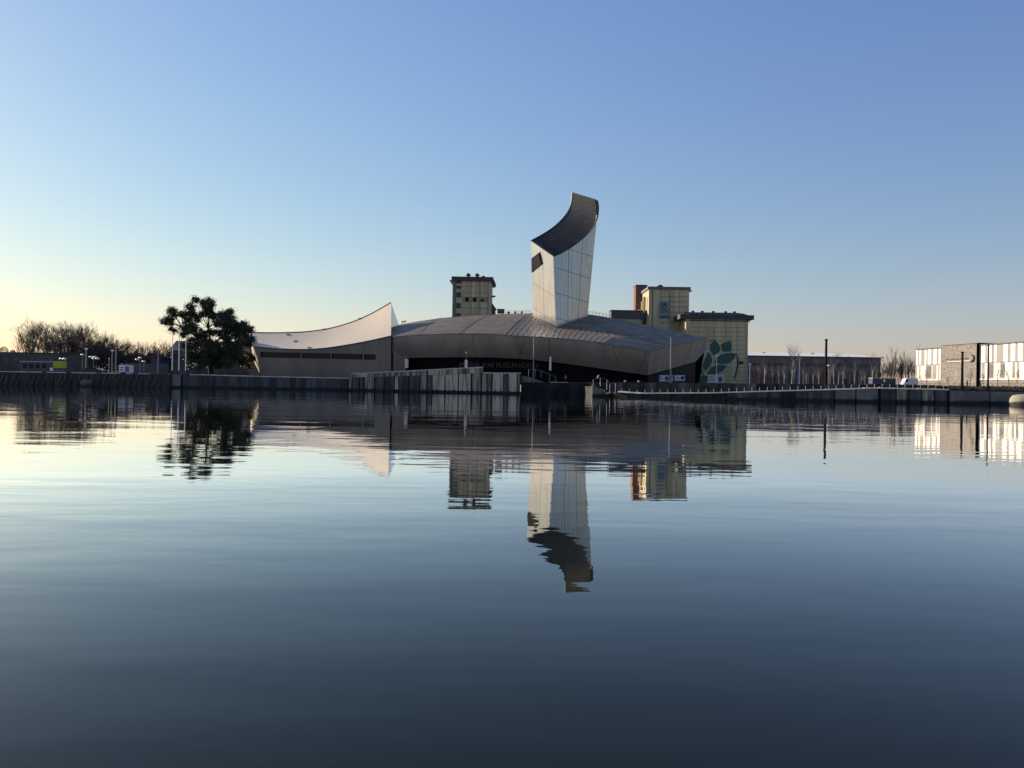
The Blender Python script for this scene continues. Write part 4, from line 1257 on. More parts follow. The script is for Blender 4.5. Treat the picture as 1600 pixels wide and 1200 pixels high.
def board(u0,v0,u1,v1,Y,label,kind):
    pts = front_rect(u0,v0,u1,v1,Y)
    c = (pts[2]+pts[3])/2; c.z = 3.0
    o = thing('notice_board', c, label, 'sign board')
    pn = MB().slab(pts, V((0,.12,0))).build('panel', M['board'], o)
    x0_, x1_ = pts[0].x, pts[1].x; z1_, z0_ = pts[0].z, pts[2].z
    W, H = x1_-x0_, z1_-z0_
    for x in (x0_+.2, x1_-.2): MB().tube(V((x,Y+.2,2.9)), V((x,Y+.2,z1_)), .06,.06,5).build('leg', M['pole_grey'], o)
    def rect(a,b,c_,d,m): MB().slab([V((x0_+W*a,Y-.012,z0_+H*b)), V((x0_+W*c_,Y-.012,z0_+H*b)), V((x0_+W*c_,Y-.012,z0_+H*d)), V((x0_+W*a,Y-.012,z0_+H*d))], V((0,.01,0))).build('print', m, pn)
    def disc(a,b,r,m): MB().slab([V((x0_+W*a+math.cos(t*math.pi/6)*r,Y-.012,z0_+H*b+math.sin(t*math.pi/6)*r)) for t in range(12)], V((0,.01,0))).build('print', m, pn)
    if kind == 0:
        rect(.06,.72,.28,.82,M['board_ink']); rect(.06,.42,.4,.48,M['board_ink']); rect(.06,.26,.4,.31,M['board_ink']); disc(.76,.5,H*.34,M['board_ink']); rect(.66,.05,.86,.2,M['board_ink'])
    if kind == 1:
        rect(.08,.52,.55,.62,M['board_ink']); rect(.08,.38,.55,.44,M['board_ink']); disc(.78,.5,H*.36,M['board_ink']); disc(.78,.5,H*.18,M['board'])
    if kind == 2:
        rect(.2,.1,.8,.4,M['board_pink']); rect(.2,.55,.8,.85,M['board_ink'])
board(1030.6,586.2,1045.4,596,178,'white notice board with a dark round picture, left of the grey column','x' and 0)
board(1047.9,586,1051.6,596,178,'narrow white board squeezed beside the grey column',2)
board(1053.8,586.2,1070,595,179,'white notice board with a ring logo, second right of the column',1)
board(1108.2,586.2,1131,597.6,205,'largest white notice board, with a portrait, below the leaf emblem',0)

# bollards and handrails near the steps
for u_, lb in ((977,'pale stubby bollard in front of the dark entrance, nearer the slipway'), (998,'pale stubby bollard in front of the dark entrance, nearer the white boards')):
    c = P(u_, 598.5, 150)
    c.z = 2.4
    bo = thing('bollard', c, lb, 'bollard')
    MB().lathe(c, [(.24,0),(.22,.6)], 10).build('body', M['conc_block'], bo); MB().lathe(c, [(.27,.6),(.25,.72),(.05,.8)], 10).build('cap', M['coping'], bo)
hr = thing('handrail', PX(850,167,2.6), 'grey handrail posts stepping down beside the pale ramp cheek', 'handrail')
pts = [(826,577,585),(836,577.5,586),(845.5,579.5,588),(858.6,585,593),(868.4,589,598)]
prev = None
for u_, v0, v1 in pts:
    a, b = P(u_,v1,167.5), P(u_,v0,167.5); b.x = a.x
    MB().tube(a + V((0,0,-.4)), b, .05,.05,5).build('post', M['pole_grey'], hr)
    if prev is not None: MB().tube(prev, b, .035,.035,4).build('rail', M['pole_grey'], hr)
    prev = b
hr = thing('handrail', PX(945,143,2), 'grey handrail over the slipway wedge with a tilted pale sign', 'handrail')
prev = None
for u_, v0, v1 in ((927,593,600),(938,590,601),(948.4,593.5,606),(953,600,612),(961.6,598.5,612)):
    a, b = P(u_,v1,143), P(u_,v0,143); b.x = a.x
    MB().tube(a + V((0,0,-.3)), b, .06,.06,5).build('post', M['pole_grey'], hr)
    if prev is not None: MB().tube(prev, b, .03,.03,4).build('rail', M['pole_grey'], hr)
    prev = b
q = P(934,588.5,143)
MB().obox(q+V((-.25,0,-.3)), V((.26,0,.0)), V((0,.05,0)), V((.28,0,.62))).build('sign_plate', M['lamp_white'], hr)

# ------------------------------------------------------------------ left bank buildings and vehicles
def shed(name, u0,u1,v0,Y,depth,wm,rm,label,cat,zb=3.0,rise=.35,over=.4):
    q0, q1 = P(u0,v0,Y), P(u1,v0,Y)
    z = (q0.z+q1.z)/2
    o = thing(name, V(((q0.x+q1.x)/2,Y,zb)), label, cat)
    MB().obox(V((q0.x,Y,zb)), V((q1.x-q0.x,0,0)), V((0,depth,0)), V((0,0,z-zb))).build('wall', M[wm], o)
    MB().obox(V((q0.x-over,Y-over,z)), V((q1.x-q0.x+2*over,0,0)), V((0,depth+2*over,0)), V((0,0,rise))).build('roof', M[rm], o)
    return o, q0.x, q1.x, z
o, xa, xb, z_ = shed('low_building', -60, 92, 551.5, 255, 18, 'brown_wall', 'house_roof', 'long low brown building at the far left behind the quay', 'building', rise=.3, over=.2)
for u_ in range(-50, 90, 14):
    q0, q1 = P(u_,558,255), P(u_+8,558,255)
    MB().obox(V((q0.x,254.9,q0.z-1.6)), V((q1.x-q0.x,0,0)), V((0,.08,0)), V((0,0,1.5))).build('window', M['hoard_grey'], o)
o, xa, xb, z_ = shed('site_shed', 32, 80, 565.6, 232, 6, 'hoard_grey', 'coping', 'grey site shed with a thin pale roof edge, beside the yellow board', 'shed', rise=.22, over=.2)
for u_ in (36,46,56,66):
    q0, q1 = P(u_,568.5,232), P(u_+6,568.5,232)
    MB().obox(V((q0.x,231.9,q0.z-1.2)), V((q1.x-q0.x,0,0)), V((0,.08,0)), V((0,0,1.2))).build('window', M['dark_glass'], o)
shed('dark_fence_wall', 196, 262, 568, 235, 1.0, 'hoard_grey', 'house_roof', 'plain grey hoarding between the trailer and the flagpoles', 'hoarding', rise=.1, over=.05)
shed('navy_shed', 236, 251, 559.5, 238, 8, 'navy', 'house_roof', 'small navy shed rising over the grey hoarding', 'shed')
shed('navy_container', 281, 308, 569.2, 202, 3, 'navy', 'navy', 'dark navy container in the shade under the broad tree', 'container', rise=.12, over=.0)
# pitched house behind the broad tree
YH = 250
ho = thing('gabled_house', PX(325,YH,3), 'dark house with a hipped roof half hidden by the broad tree', 'house')
q0, q1 = P(264,549,YH), P(392,545,YH)
ze, zr = P(300,548,YH).z, P(300,531,YH).z
MB().obox(V((q0.x+.6,YH,3)), V((q1.x-q0.x-1.2,0,0)), V((0,14,0)), V((0,0,ze-3))).build('wall', M['house_wall'], ho)
r = MB(); xl, xr = q0.x, q1.x; r0, r1 = P(275.5,531,YH+7).x, P(385,531,YH+7).x
r.add([V((xl,YH-.5,ze)), V((xr,YH-.5,ze)), V((xr,YH+14.5,ze)), V((xl,YH+14.5,ze)), V((r0,YH+7,zr)), V((r1,YH+7,zr))], [(0,1,5,4),(2,3,4,5),(3,0,4),(1,2,5),(3,2,1,0)])
r.build('roof', M['house_roof'], ho)
for u_ in (272,284,297,311,326,341):
    inset_window(ho, u_, 553, u_+5, 560, YH, (2,1), 'house_wall')

# yellow board above a blue panel
yb = thing('site_board', PX(91,197,3), 'bright yellow site board over a blue panel at the quay edge', 'site board')
pts = front_rect(83,564.2,98.6,574.6,197); pnl = MB().slab(pts, V((0,1.6,0))).build('board', M['yellow'], yb)
pts = front_rect(86,575.4,96.4,582,197,.3); MB().slab(pts, V((0,1.2,0))).build('blue_panel', M['blue_panel'], yb)
for u_ in (83.8, 97.6):
    q0, q1 = P(u_,574.6,197.4), P(u_,582.6,197.4)
    MB().tube(q0, V((q0.x,q0.y,min(3.0,q1.z))), .1,.1,5).build('leg', M['pole_grey'], yb)
q = P(80.2,577.5,194)
wb = thing('white_marker', V((q.x,q.y,3)), 'small white lifebuoy box on a post beside the yellow board', 'marker')
MB().box(q+V((0,0,.1)), (.5,.3,.75)).build('box', M['lamp_white'], wb); MB().tube(V((q.x,q.y,3)), q+V((0,0,-.2)), .06,.06,5).build('post', M['pole_dark'], wb)

def car(c, L, W, H, paint, label, cat='car', rz=0.):
    c = V(c)
    o = thing('parked_car', c, label, cat)
    prof = [(-.5,.22),(-.5,.52),(-.46,.60),(-.30,.66),(-.16,.97),(-.02,1.0),(.20,.98),(.36,.70),(.49,.62),(.5,.50),(.5,.22)]
    pts = [V((c.x+x*L, c.y-W/2, c.z+z*H)) for x, z in prof]
    b = recalc(MB().slab(pts, V((0,W,0))).build('body', M[paint], o))
    for y in (-W/2-.01, W/2+.01):
        MB().poly([V((c.x+x*L, c.y+y, c.z+z*H)) for x, z in ((-.26,.68),(-.14,.92),(.01,.94),(.01,.68))]).build('window', M['dark_glass'], o)
        MB().poly([V((c.x+x*L, c.y+y, c.z+z*H)) for x, z in ((.03,.68),(.03,.94),(.18,.92),(.32,.70))]).build('window', M['dark_glass'], o)
        for x in (-.31,.30):
            cc = V((c.x+x*L, c.y+y*1.0, c.z+.32))
            wh_ = MB().tube(cc+V((0,-.11,0)), cc+V((0,.11,0)), .32,.32,14).build('wheel', M['tyre'], o)
            MB().tube(cc+V((0,-.13,0)), cc+V((0,.13,0)), .18,.18,10).build('rim', M['pole_grey'], wh_)
    for y in (-W*.33, W*.33):
        MB().box(V((c.x-.5*L, c.y+y, c.z+.5*H)), (.08,.35,.16)).build('headlight', M['lamp_white'], o)
        MB().box(V((c.x+.5*L, c.y+y, c.z+.55*H)), (.06,.3,.16)).build('tail_light', M['banner_red'], o)
    return o
q0, q1 = P(126,580,190), P(163,580,190)
car(V(((q0.x+q1.x)/2,190,3.0)), q1.x-q0.x, 1.9, 1.6, 'car_dark', 'dark blue car parked at the quay edge above the mooring float')
def van(c, L, W, H, label, paint='van_white', cat='van', printed=False, flip=1):
    c = V(c)
    o = thing('parked_van', c, label, cat)
    prof = [(-.5,.16),(-.5,.48),(-.46,.55),(-.36,.93),(-.30,1.0),(.5,1.0),(.5,.16)]
    recalc(MB().slab([V((c.x+flip*x*L, c.y-W/2, c.z+z*H)) for x, z in prof], V((0,W,0))).build('body', M[paint], o))
    y = -W/2-.012
    MB().poly([V((c.x+flip*x*L, c.y+y, c.z+z*H)) for x, z in ((-.42,.58),(-.34,.88),(-.22,.88),(-.22,.58))]).build('window', M['dark_glass'], o)
    for x in (-.32,.30):
        cc = V((c.x+flip*x*L, c.y-W/2+.1, c.z+.36))
        wh_ = MB().tube(cc+V((0,-.13,0)), cc+V((0,.1,0)), .36,.36,14).build('wheel', M['tyre'], o)
        MB().tube(cc+V((0,-.15,0)), cc+V((0,.1,0)), .2,.2,10).build('rim', M['pole_grey'], wh_)
    MB().box(V((c.x-flip*.5*L, c.y-W*.3, c.z+.42*H)), (.08,.35,.2)).build('headlight', M['lamp_white'], o)
    return o
# covered white trailer
q0, q1 = P(185.5,570,196), P(203,579.6,196)
tl = thing('parked_trailer', V(((q0.x+q1.x)/2,196,3.0)), 'white box trailer printed with dark blue, parked on the quay', 'trailer')
MB().obox(V((q0.x,196,3.55)), V((q1.x-q0.x,0,0)), V((0,1.9,0)), V((0,0,q0.z-3.55))).build('body', M['van_white'], tl)
H_ = q0.z-3.55; W_ = q1.x-q0.x
for a,b,c_,d in ((.58,.12,.92,.85),(.08,.25,.2,.45),(.25,.25,.36,.45),(.08,.6,.5,.7)):
    MB().slab([V((q0.x+W_*a,195.985,3.55+H_*b)), V((q0.x+W_*c_,195.985,3.55+H_*b)), V((q0.x+W_*c_,195.985,3.55+H_*d)), V((q0.x+W_*a,195.985,3.55+H_*d))], V((0,.01,0))).build('print', M['van_print'], tl)
for x in (.35,.6):
    cc = V((q0.x+W_*x,196,3.35)); MB().tube(cc+V((0,-.1,0)), cc+V((0,.15,0)), .35,.35,12).build('wheel', M['tyre'], tl)
MB().tube(V((q0.x,196.9,3.5)), V((q0.x-1.0,196.9,3.45)), .06,.06,5).build('drawbar', M['pole_dark'], tl)

# containers and van near the striped building
for u0,u1,v0,m_,lb,Yc in ((1363.5,1375.5,591,'container_blue','blue shipping container behind the quay posts, nearer the warehouse',205),(1377,1400,591.4,'container_green','dark green shipping container with a white disc, right of the blue one',206)):
    q0, q1 = P(u0,v0,Yc), P(u1,v0,Yc)
    o = thing('shipping_container', V(((q0.x+q1.x)/2,Yc,3)), lb, 'container')
    MB().obox(V((q0.x,Yc,3.0)), V((q1.x-q0.x,0,0)), V((0,2.4,0)), V((0,0,q0.z-3.0))).build('body', M[m_], o)
    MB().obox(V((q0.x-.05,Yc-.06,q0.z)), V((q1.x-q0.x+.1,0,0)), V((0,2.52,0)), V((0,0,.14))).build('top_rail', M['coping'], o)
    for i in range(int((q1.x-q0.x)/.55)):
        MB().obox(V((q0.x+.2+i*.55,Yc-.05,3.15)), V((.25,0,0)), V((0,.045,0)), V((0,0,q0.z-3.3))).build('rib', M[m_], o)
    if 'green' in m_:
        cc = P(1381.5,595,Yc); MB().tube(V((cc.x,Yc-.09,cc.z)), V((cc.x,Yc-.055,cc.z)), .34,.34,12).build('disc', M['lamp_white'], o)
q0, q1 = P(1413,592.5,200), P(1428.5,592.5,200)
van(V(((q0.x+q1.x)/2,200,3.0)), 3.6, 1.9, 2.3, 'sunlit white van beside the left end of the striped building')

# ------------------------------------------------------------------ people
def person(c, label, jacket, rz=0., pose=0):
    """one skinned figure, about 1.7 m, standing"""
    import bmesh
    c = V(c)
    J = [(0,0,.92,.135),(0,0,1.12,.14),(0,0,1.34,.155),(0,.0,1.46,.075),(0,-.01,1.52,.07),(0,-.02,1.61,.10),(0,-.02,1.69,.075)]
    E_ = [(0,1),(1,2),(2,3),(3,4),(4,5),(5,6)]
    def add(j, par):
        J.append(j); E_.append((par, len(J)-1)); return len(J)-1
    for s_ in (-1,1):
        h_ = add((.10*s_,0,.86,.10),0); k = add((.11*s_,-.03+.02*s_,.48,.062),h_); a = add((.12*s_,.04*s_,.09,.045),k); add((.13*s_,.04*s_-.14,.05,.04),a)
        sh = add((.19*s_,0,1.38,.07),2); e = add((.25*s_,.04,1.12,.05),sh); wz = .95 if pose == 0 or s_ < 0 else 1.2
        wr = add((.24*s_,-.12 if wz < 1 else -.25,wz,.034),e); add((.235*s_,-.17 if wz < 1 else -.33,wz-.07,.036),wr)
    me = bpy.data.meshes.new('person'); me.from_pydata([j[:3] for j in J], E_, [])
    ob = bpy.data.objects.new('person', me); COL.objects.link(ob)
    sk = ob.modifiers.new('skin','SKIN'); sk.use_smooth_shade = True
    for i, j in enumerate(J):
        d_ = me.skin_vertices[0].data[i]; d_.radius = (j[3], j[3]); d_.use_root = (i == 0)
    ss = ob.modifiers.new('sub','SUBSURF'); ss.levels = 1; ss.render_levels = 1
    dg = bpy.context.evaluated_depsgraph_get()
    nm = bpy.data.meshes.new_from_object(ob.evaluated_get(dg))
    ob.modifiers.clear(); ob.data = nm
    nm.materials.clear()
    for m_ in (M['trousers'], M[jacket], M['skin'], M['hair']): nm.materials.append(m_)
    for p_ in nm.polygons:
        q = p_.center
        p_.use_smooth = True
        if q.z > 1.66 or (q.z > 1.56 and q.y > .0): p_.material_index = 3
        elif q.z > 1.475: p_.material_index = 2
        elif q.z > .88: p_.material_index = 2 if (abs(q.x) > .2 and q.z < .98 and q.y < -.1) else 1
        else: p_.material_index = 0
    ob.location = c; ob.rotation_euler = (0,0,rz)
    tag(ob, label, 'person')
    return ob
person(PX(883.5,168.2,2.62), 'person in a red jacket standing above the low black dock wall', 'jacket_red', .4, 1)
p_ = cx(1511, 13); p_.z = 2.2
person(P(1511,608,138), 'person in black walking on the grass in front of the grey brick block', 'jacket_black', 1.4)
person(P(1322,603,175), 'person in dark clothes standing among the birches right of the black mast', 'jacket_black', -.5)

# ------------------------------------------------------------------ trees
def rot_about(v, ax, ang): return Matrix.Rotation(ang, 3, ax) @ v
def perp(d, r):
    a = d.cross(V((r.uniform(-1,1), r.uniform(-1,1), r.uniform(-1,1))))
    return a.normalized() if a.length > 1e-4 else V((1,0,0))
def bare_tree(seed, H, spread=.55, levels=4, kids=(6,6,5,4), upright=.25, trunk_r=.28, trunk_f=.3, twig_r=.03):
    r = random.Random(seed)
    limbs, twigs = MB(), MB()
    def grow(p, d, L, rad, lev):
        n = 3 if lev < 2 else 2
        mb = limbs if lev < 2 else twigs
        pts = [p]
        q, dd = p.copy(), d.copy()
        for i in range(n):
            dd = (dd + V((r.uniform(-1,1), r.uniform(-1,1), r.uniform(-.3,1)))*(.16 if lev else .05) + V((0,0,upright*.25))).normalized()
            q = q + dd*(L/n)
            r0, r1 = lerp(rad, rad*.45, i/n), lerp(rad, rad*.45, (i+1)/n)
            mb.tube(pts[-1], q, max(r0,twig_r*.6), max(r1,twig_r*.4), 5 if lev == 0 else 3, False)
            pts.append(q.copy())
        if lev >= levels: return
        k = kids[lev]
        for i in range(k):
            t = (trunk_f + (1-trunk_f)*(i+r.uniform(.2,.9))/k) if lev == 0 else r.uniform(.3,1.)
            s_ = t*n; j = min(int(s_), n-1)
            b = lerp(pts[j], pts[j+1], min(s_-j,1))
            base_d = (pts[j+1]-pts[j]).normalized()
            nd = rot_about(base_d, perp(base_d, r), spread*r.uniform(.6,1.35))
            nd = (nd + V((0,0,upright))).normalized()
            grow(b, nd, L*(r.uniform(.40,.62) if lev == 0 else r.uniform(.45,.75)), rad*(1-.5*t)*.55, lev+1)
    grow(V((0,0,0)), V((0,0,1)), H*.72, trunk_r, 0)
    z = max(v.z for v in twigs.v)
    s_ = H/z
    for mb in (limbs, twigs): mb.v = [v*s_ for v in mb.v]
    return limbs, twigs
def tree_proto(name, seed, H, tm, cm, label, group, **kw):
    l_, t_ = bare_tree(seed, H, **kw)
    return (l_.mesh('trunk', M[tm], smooth=True), t_.mesh('crown', M[cm]))
def plant(meshes, name, loc, s_, rz, label, group, cat='tree'):
    o = bpy.data.objects.new(name, None); COL.objects.link(o)
    o.location = V(loc); o.rotation_euler = (0,0,rz); o.scale = (s_[0], s_[0], s_[1]) if isinstance(s_, tuple) else (s_,s_,s_)
    tag(o, label, cat, group)
    for nm, me in zip(('trunk','crown'), meshes):
        c = bpy.data.objects.new(nm, me); c.parent = o; COL.objects.link(c)
    return o
broad = [tree_proto('b', 11+i, 10., 'bark', 'twig', '', '', spread=.62, upright=.34, kids=(6,6,5,4), trunk_r=.24, trunk_f=.22, twig_r=.024) for i in range(4)]
slim = [tree_proto('s', 31+i, 10., 'bark', 'twig', '', '', spread=.42, upright=.45, kids=(7,5,4,3), trunk_r=.14, trunk_f=.15, twig_r=.022) for i in range(3)]
birch = [tree_proto('t', 51+i, 10., 'birch_bark', 'birch_twig', '', '', spread=.5, upright=.38, kids=(9,5,4), levels=3, trunk_r=.14, trunk_f=.35, twig_r=.018) for i in range(4)]
young = [tree_proto('y', 71+i, 6., 'bark', 'twig', '', '', spread=.55, upright=.3, kids=(7,4,4), levels=3, trunk_r=.08, trunk_f=.40, twig_r=.018) for i in range(2)]

LT = [(-40,520,300,'b'),(-18,512,320,'b'),(41,500,300,'b'),(52,495,305,'b'),(60,502,330,'b'),(68,505,310,'b'),(78,506,335,'b'),(86,500,310,'b'),(95,502,330,'b'),(103,500,305,'b'),
      (112,503,325,'b'),(121,506,310,'b'),(129,511,335,'b'),(137,516,310,'b'),(145,524,330,'b'),(154,528,320,'b'),(163,524,310,'b'),(172,518,305,'b'),(180,524,330,'b'),
      (189,529,315,'b'),(199,532,330,'s'),(207,529,320,'s'),(216,533,335,'s'),(224,534,320,'s'),(233,536,330,'s'),(241,534,318,'s'),(249,530,325,'b'),(258,534,330,'b'),(140,527,300,'b'),(158,522,300,'b'),(176,528,298,'b'),(186,533,300,'b'),(194,530,305,'b'),(203,536,300,'b'),(212,533,302,'b'),(220,537,298,'b'),(229,535,304,'b'),(237,538,300,'b'),(245,536,303,'b'),(253,538,299,'b'),(55,506,298,'b'),(90,512,296,'b'),(118,512,297,'b'),(133,520,296,'b'),(107,508,300,'b'),(74,512,300,'b'),(150,532,300,'b'),(167,530,300,'b')]
for i,(u_,v0,Y_,k_) in enumerate(LT):
    if 80 < u_ < 165 and v0 > 505: v0 -= 7
    t = P(u_,v0-2,Y_); H = t.z - 3.0
    me = (broad if k_ == 'b' else slim)[i % (4 if k_ == 'b' else 3)]
    if i == 2: lb = 'tall forked bare tree standing clear at the open end of the wood'
    elif k_ == 's': lb = 'slim bare tree in the low right part of the left bank wood'
    else: lb = 'bare broad crowned tree in the tall left part of the wood' if u_ < 135 else 'bare broad crowned tree in the lower right part of the wood, toward the flagpoles'
    wk = 1.15 if k_ == 'b' else 1.3
    plant(me, 'bare_tree', V((t.x,Y_,3.0)), (H/10*wk*rnd.uniform(.9,1.1), H/10), rnd.uniform(0,6.28), lb, 'bare trees behind the left bank')
hd = thing('hedge', P(170,575,288), 'dark scrubby hedge running along the foot of the bare wood on the left bank', 'hedge')
r = random.Random(77); hb = MB(); hs_ = MB()
for i in range(24000):
    u_ = r.uniform(88, 266); Y_ = r.uniform(284, 294)
    top = P(u_, 556 + 3*math.sin(u_*.23) + 2.5*math.sin(u_*.61+1) - 15*math.exp(-((u_-155)/28)**2), Y_).z
    p = PX(u_, Y_, 3.0 + (top-3.0)*r.uniform(0,1)**.7)
    a_ = r.uniform(.3,.8); d_ = V((r.gauss(0,.4), r.gauss(0,.4), 1)).normalized(); e_ = V((r.gauss(0,1), r.gauss(0,1), r.gauss(0,.4))).normalized()
    hb.add([p, p+d_*a_+e_*a_*.25, p+d_*a_*1.6, p+d_*a_-e_*a_*.25], [(0,1,2,3)])
for i in range(90):
    u_ = 88+i*2; hs_.tube(PX(u_,289,2.8), PX(u_+r.uniform(-2,2),289,5.5), .07,.03,3)
hb.build('foliage', M['twig'], hd); hs_.build('stems', M['bark'], hd)
# low evergreen bushes on the far left skyline
def bush(c, rx, rz_, n, m, name, label, seed, cat='bush', leaf=.35):
    r = random.Random(seed); c = V(c)
    o = thing(name, c, label, cat)
    f = MB(); st_ = MB()
    for k in range(6):
        a = k*1.05; st_.tube(c+V((0,0,-.2)), c+V((math.cos(a)*rx*.6, math.sin(a)*rx*.6, rz_*.9)), .07,.03,4)
    for i in range(n):
        d = V((r.gauss(0,1), r.gauss(0,1), r.gauss(0,1))).normalized()*r.uniform(.55,1)**.6
        p = c + V((d.x*rx, d.y*rx, rz_*.9 + d.z*rz_))
        add_leaf(f, p, leaf*r.uniform(.6,1.3), r)
    f.build('crown', M[m], o); st_.build('trunk', M['bark'], o)
    return o
def add_leaf(f, p, s_, r):
    a = V((r.gauss(0,1), r.gauss(0,1), r.gauss(0,1))).normalized(); b = a.cross(V((r.gauss(0,1), r.gauss(0,1), r.gauss(0,1)))).normalized()
    f.add([p - a*s_*.5, p + b*s_*.32, p + a*s_*.5, p - b*s_*.32], [(0,1,2,3)])
bush(P(5.5,556,262), 1.6, 1.7, 500, 'leaf_dark', 'evergreen_bush', 'taller dark bush peeping over the low brown building', 1)
bush(P(19.5,557,262), 1.0, 1.2, 350, 'leaf_dark', 'evergreen_bush', 'smaller dark bush peeping over the low brown building', 2)

# broad evergreen tree
YT = 206
bt_ = thing('evergreen_tree', PX(330,YT,3), 'broad dark evergreen tree with gaps in its crown, left of the museum wing', 'tree')
blobs = [(215,190,45),(235,240,45),(180,300,42),(110,315,24),(135,335,20),(200,340,30),(240,425,26),(210,405,18),
 (340,230,46),(430,150,52),(490,75,42),(450,230,68),(400,310,55),(370,410,62),(470,400,75),(345,470,36),
 (600,120,50),(660,130,60),(640,200,66),(560,230,36),(515,290,45),(700,250,44),(590,90,30),(645,75,30),
 (780,260,55),(850,250,66),(895,205,34),(900,310,66),(820,340,62),(740,345,42),(850,420,62),(765,455,46),(930,400,56),
 (1000,380,62),(1060,400,64),(1120,405,46),(1060,480,76),(980,470,64),(1100,550,66),(1150,520,28),(1020,560,56),(1060,345,36),
 (590,470,48),(520,500,50),(440,540,55),(550,580,70),(690,590,60),(730,640,80),(850,570,70),(900,650,85),(600,670,80),(450,650,70),(500,730,75),
 (800,730,85),(700,770,80),(950,720,75),(1000,690,45),(1110,730,45),(1155,760,34),(1050,790,52),(1120,840,30),(370,600,50),(590,800,70),(420,760,55),(880,800,60),(985,610,60),(430,700,55),(560,700,60),(640,720,60),(660,830,60),(760,820,60),(820,650,60),(900,720,60),(480,800,45),(950,640,50),(870,500,50),(690,450,46),(620,560,50),(560,520,46)]
r = random.Random(5)
lf = MB(); tk = MB()
base = PX(331,YT,3)
tops = []
fork = P(240+640/7.5, 460+640/7.5, YT)
tk.tube(base + V((0,0,-.3)), fork, .75, .5, 9, False)
hubs = [P(240+x/7.5, 460+y/7.5, YT+dy) for x, y, dy in ((470,440,-2),(640,400,1),(850,460,2),(1000,560,-1),(330,380,2),(560,640,-2),(760,650,-2))]
for h_ in hubs:
    mid = lerp(fork, h_, .5) + V((r.uniform(-.5,.5), r.uniform(-.5,.5), .5))
    tk.tube(fork, mid, .38, .28, 6, False); tk.tube(mid, h_, .28, .18, 6, False)
for x, y, rad in blobs:
    c = P(240+x/7.5, 460+y/7.5, YT + r.uniform(-5,5)*(1 if y > 300 else .6))
    R_ = rad/7.5*YT/1200
    h_ = min(hubs, key=lambda q: (q-c).length)
    mid = lerp(h_, c, .5) + V((r.uniform(-.3,.3), r.uniform(-.3,.3), r.uniform(-.2,.3)))
    tk.tube(h_, mid, .14, .09, 4, False); tk.tube(mid, c, .09, .03, 4, False)
    # several small clumps inside every blob, leaving ragged gaps
    nsub = max(6, int(19*R_*R_ + 6))
    for _ in range(nsub):
        d = V((r.gauss(0,1), r.gauss(0,1), r.gauss(0,1))).normalized() * R_ * r.uniform(.1,1.12)
        sc2 = r.uniform(.22,.75)
        cc = c + d
        for _ in range(50):
            e = V((r.gauss(0,.5), r.gauss(0,.5), r.gauss(0,.42))) * sc2 * 1.45
            add_leaf(lf, cc+e, r.uniform(.18,.42), r)
M['bark_dark'] = mat('bark_dark', (.018,.015,.013), (.035,.030,.025), (2,2,.6), .9)
tk.build('trunk', M['bark_dark'], bt_, smooth=True)
lf.build('crown', M['leaf_dark'], bt_)
bush(P(300,577,196), 1.6, .9, 500, 'leaf_dark', 'low_shrub', 'low dark shrub at the foot of the broad tree beside the flagpoles', 9)

# birches before the warehouse
BT = [(1186,556,205),(1195,551,235),(1208,552,215),(1218,562,205),(1226,560,225),(1238,530,215),(1241,544,230),(1248,548,240),(1256,556,210),(1263,552,235),(1271,558,208),(1280,556,228),
      (1298,552,225),(1304,545,215),(1311,546,238),(1318,556,212),(1328,552,230),(1336,558,205),(1343,552,240),(1352,562,215),(1362,546,232),(1365,552,212),(1371,560,220),(1230,566,200),(1260,568,200),(1310,566,200),(1346,568,200)]
for i,(u_,v0,Y_) in enumerate(BT):
    t = P(u_,v0,Y_); H = t.z - 3.0
    lb = 'tallest thin birch, its bare top rising above the white warehouse roof' if i == 5 else ('thin bare birch before the warehouse, in the part of the grove nearer the silo' if u_ < 1285 else 'thin bare birch before the warehouse, beyond the black mast')
    plant(birch[i % 4], 'birch_tree', V((t.x,Y_,3.0)), (H/10*rnd.uniform(.8,1.1)+.15, H/10), rnd.uniform(0,6.28), lb, 'birches before the warehouse')
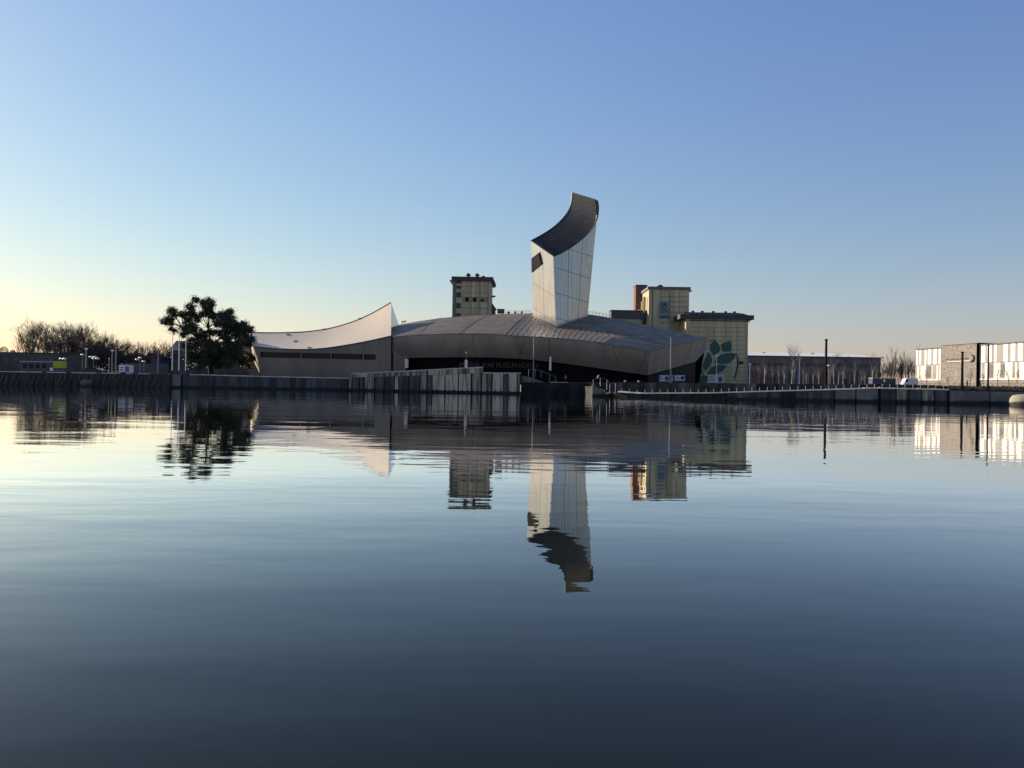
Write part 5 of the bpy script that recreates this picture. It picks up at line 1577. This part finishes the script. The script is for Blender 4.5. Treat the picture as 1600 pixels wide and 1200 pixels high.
# darker thicket between warehouse and striped building
RT = [(1381,558,240),(1386,566,250),(1390,552,245),(1395,558,235),(1399,540,240),(1402,550,250),(1407,548,238),(1412,556,245),(1416,546,250),(1420,552,235),(1424,556,240),(1428,552,228),(1404,556,230),(1393,562,228),(1384,556,260),(1411,560,230),(1421,564,225),(1398,566,225),(1434,536,240)]
for i,(u_,v0,Y_) in enumerate(RT):
    t = P(u_,v0,Y_); H = t.z - 3.0
    lb = 'spire like bare tree, tallest of the thicket left of the striped building' if i == 4 else ('dark bare tree in the thicket at the end wall of the warehouse' if u_ < 1406 else 'dark bare tree in the thicket behind the white van')
    plant(slim[i % 3], 'bare_tree', V((t.x,Y_,3.0)), (H/10*rnd.uniform(.7,.95)+.25, H/10), rnd.uniform(0,6.28), lb, 'thicket beside the striped building')
# young trees on the grass
YTS = [(1448,572,607,'young bare tree before the left striped panels'),(1482,585,607,'young bare tree at the foot of the grey brick block, left of the black column'),(1517,574,608,'young bare tree before the right half of the grey brick block'),
       (1536,580,609,'young bare tree right of the black fin of the brick block'),(1559,570,609,'young bare tree before the wide white lower panels'),(1577,570,610,'young bare tree before the far striped panels'),(1590,572,610,'young bare tree nearest the sunlit end of the striped building'),(1440,582,607,'small bare sapling beside the white van')]
for i,(u_,v0,v1,lb) in enumerate(YTS):
    Yt = lerp(150,134,(u_-1440)/160)
    t = P(u_,v0,Yt); zb = 2.5; H = t.z - zb
    plant(young[i % 2], 'young_tree', V((t.x,Yt,zb)), (H/6*1.15, H/6), rnd.uniform(0,6.28), lb, 'young trees on the grass bank')
# tufts of rough grass along the right bank: ground cover nobody could count
r = random.Random(21)
gc = MB()
for i in range(7000):
    u_ = r.uniform(1380, 1640)
    a = qpt(RQ,u_) + V((0,.6,0)) if u_ > 1482 else V((rw_pt(u_).x, rw_pt(u_).y+.4, rw_top(u_)))
    b = back_at(u_)
    p = lerp(a, b, r.uniform(.0,1)**1.5); p.z += r.uniform(-.06,.04)
    h_ = r.uniform(.12,.34)
    d = V((r.gauss(0,.25), r.gauss(0,.25), 1)).normalized()*h_; e = V((r.gauss(0,1), r.gauss(0,1), 0)).normalized()*h_*.35
    gc.add([p-e, p+e, p+d], [(0,1,2)])
g = gc.build('rough_grass', M['grass']); g['kind'] = 'stuff'
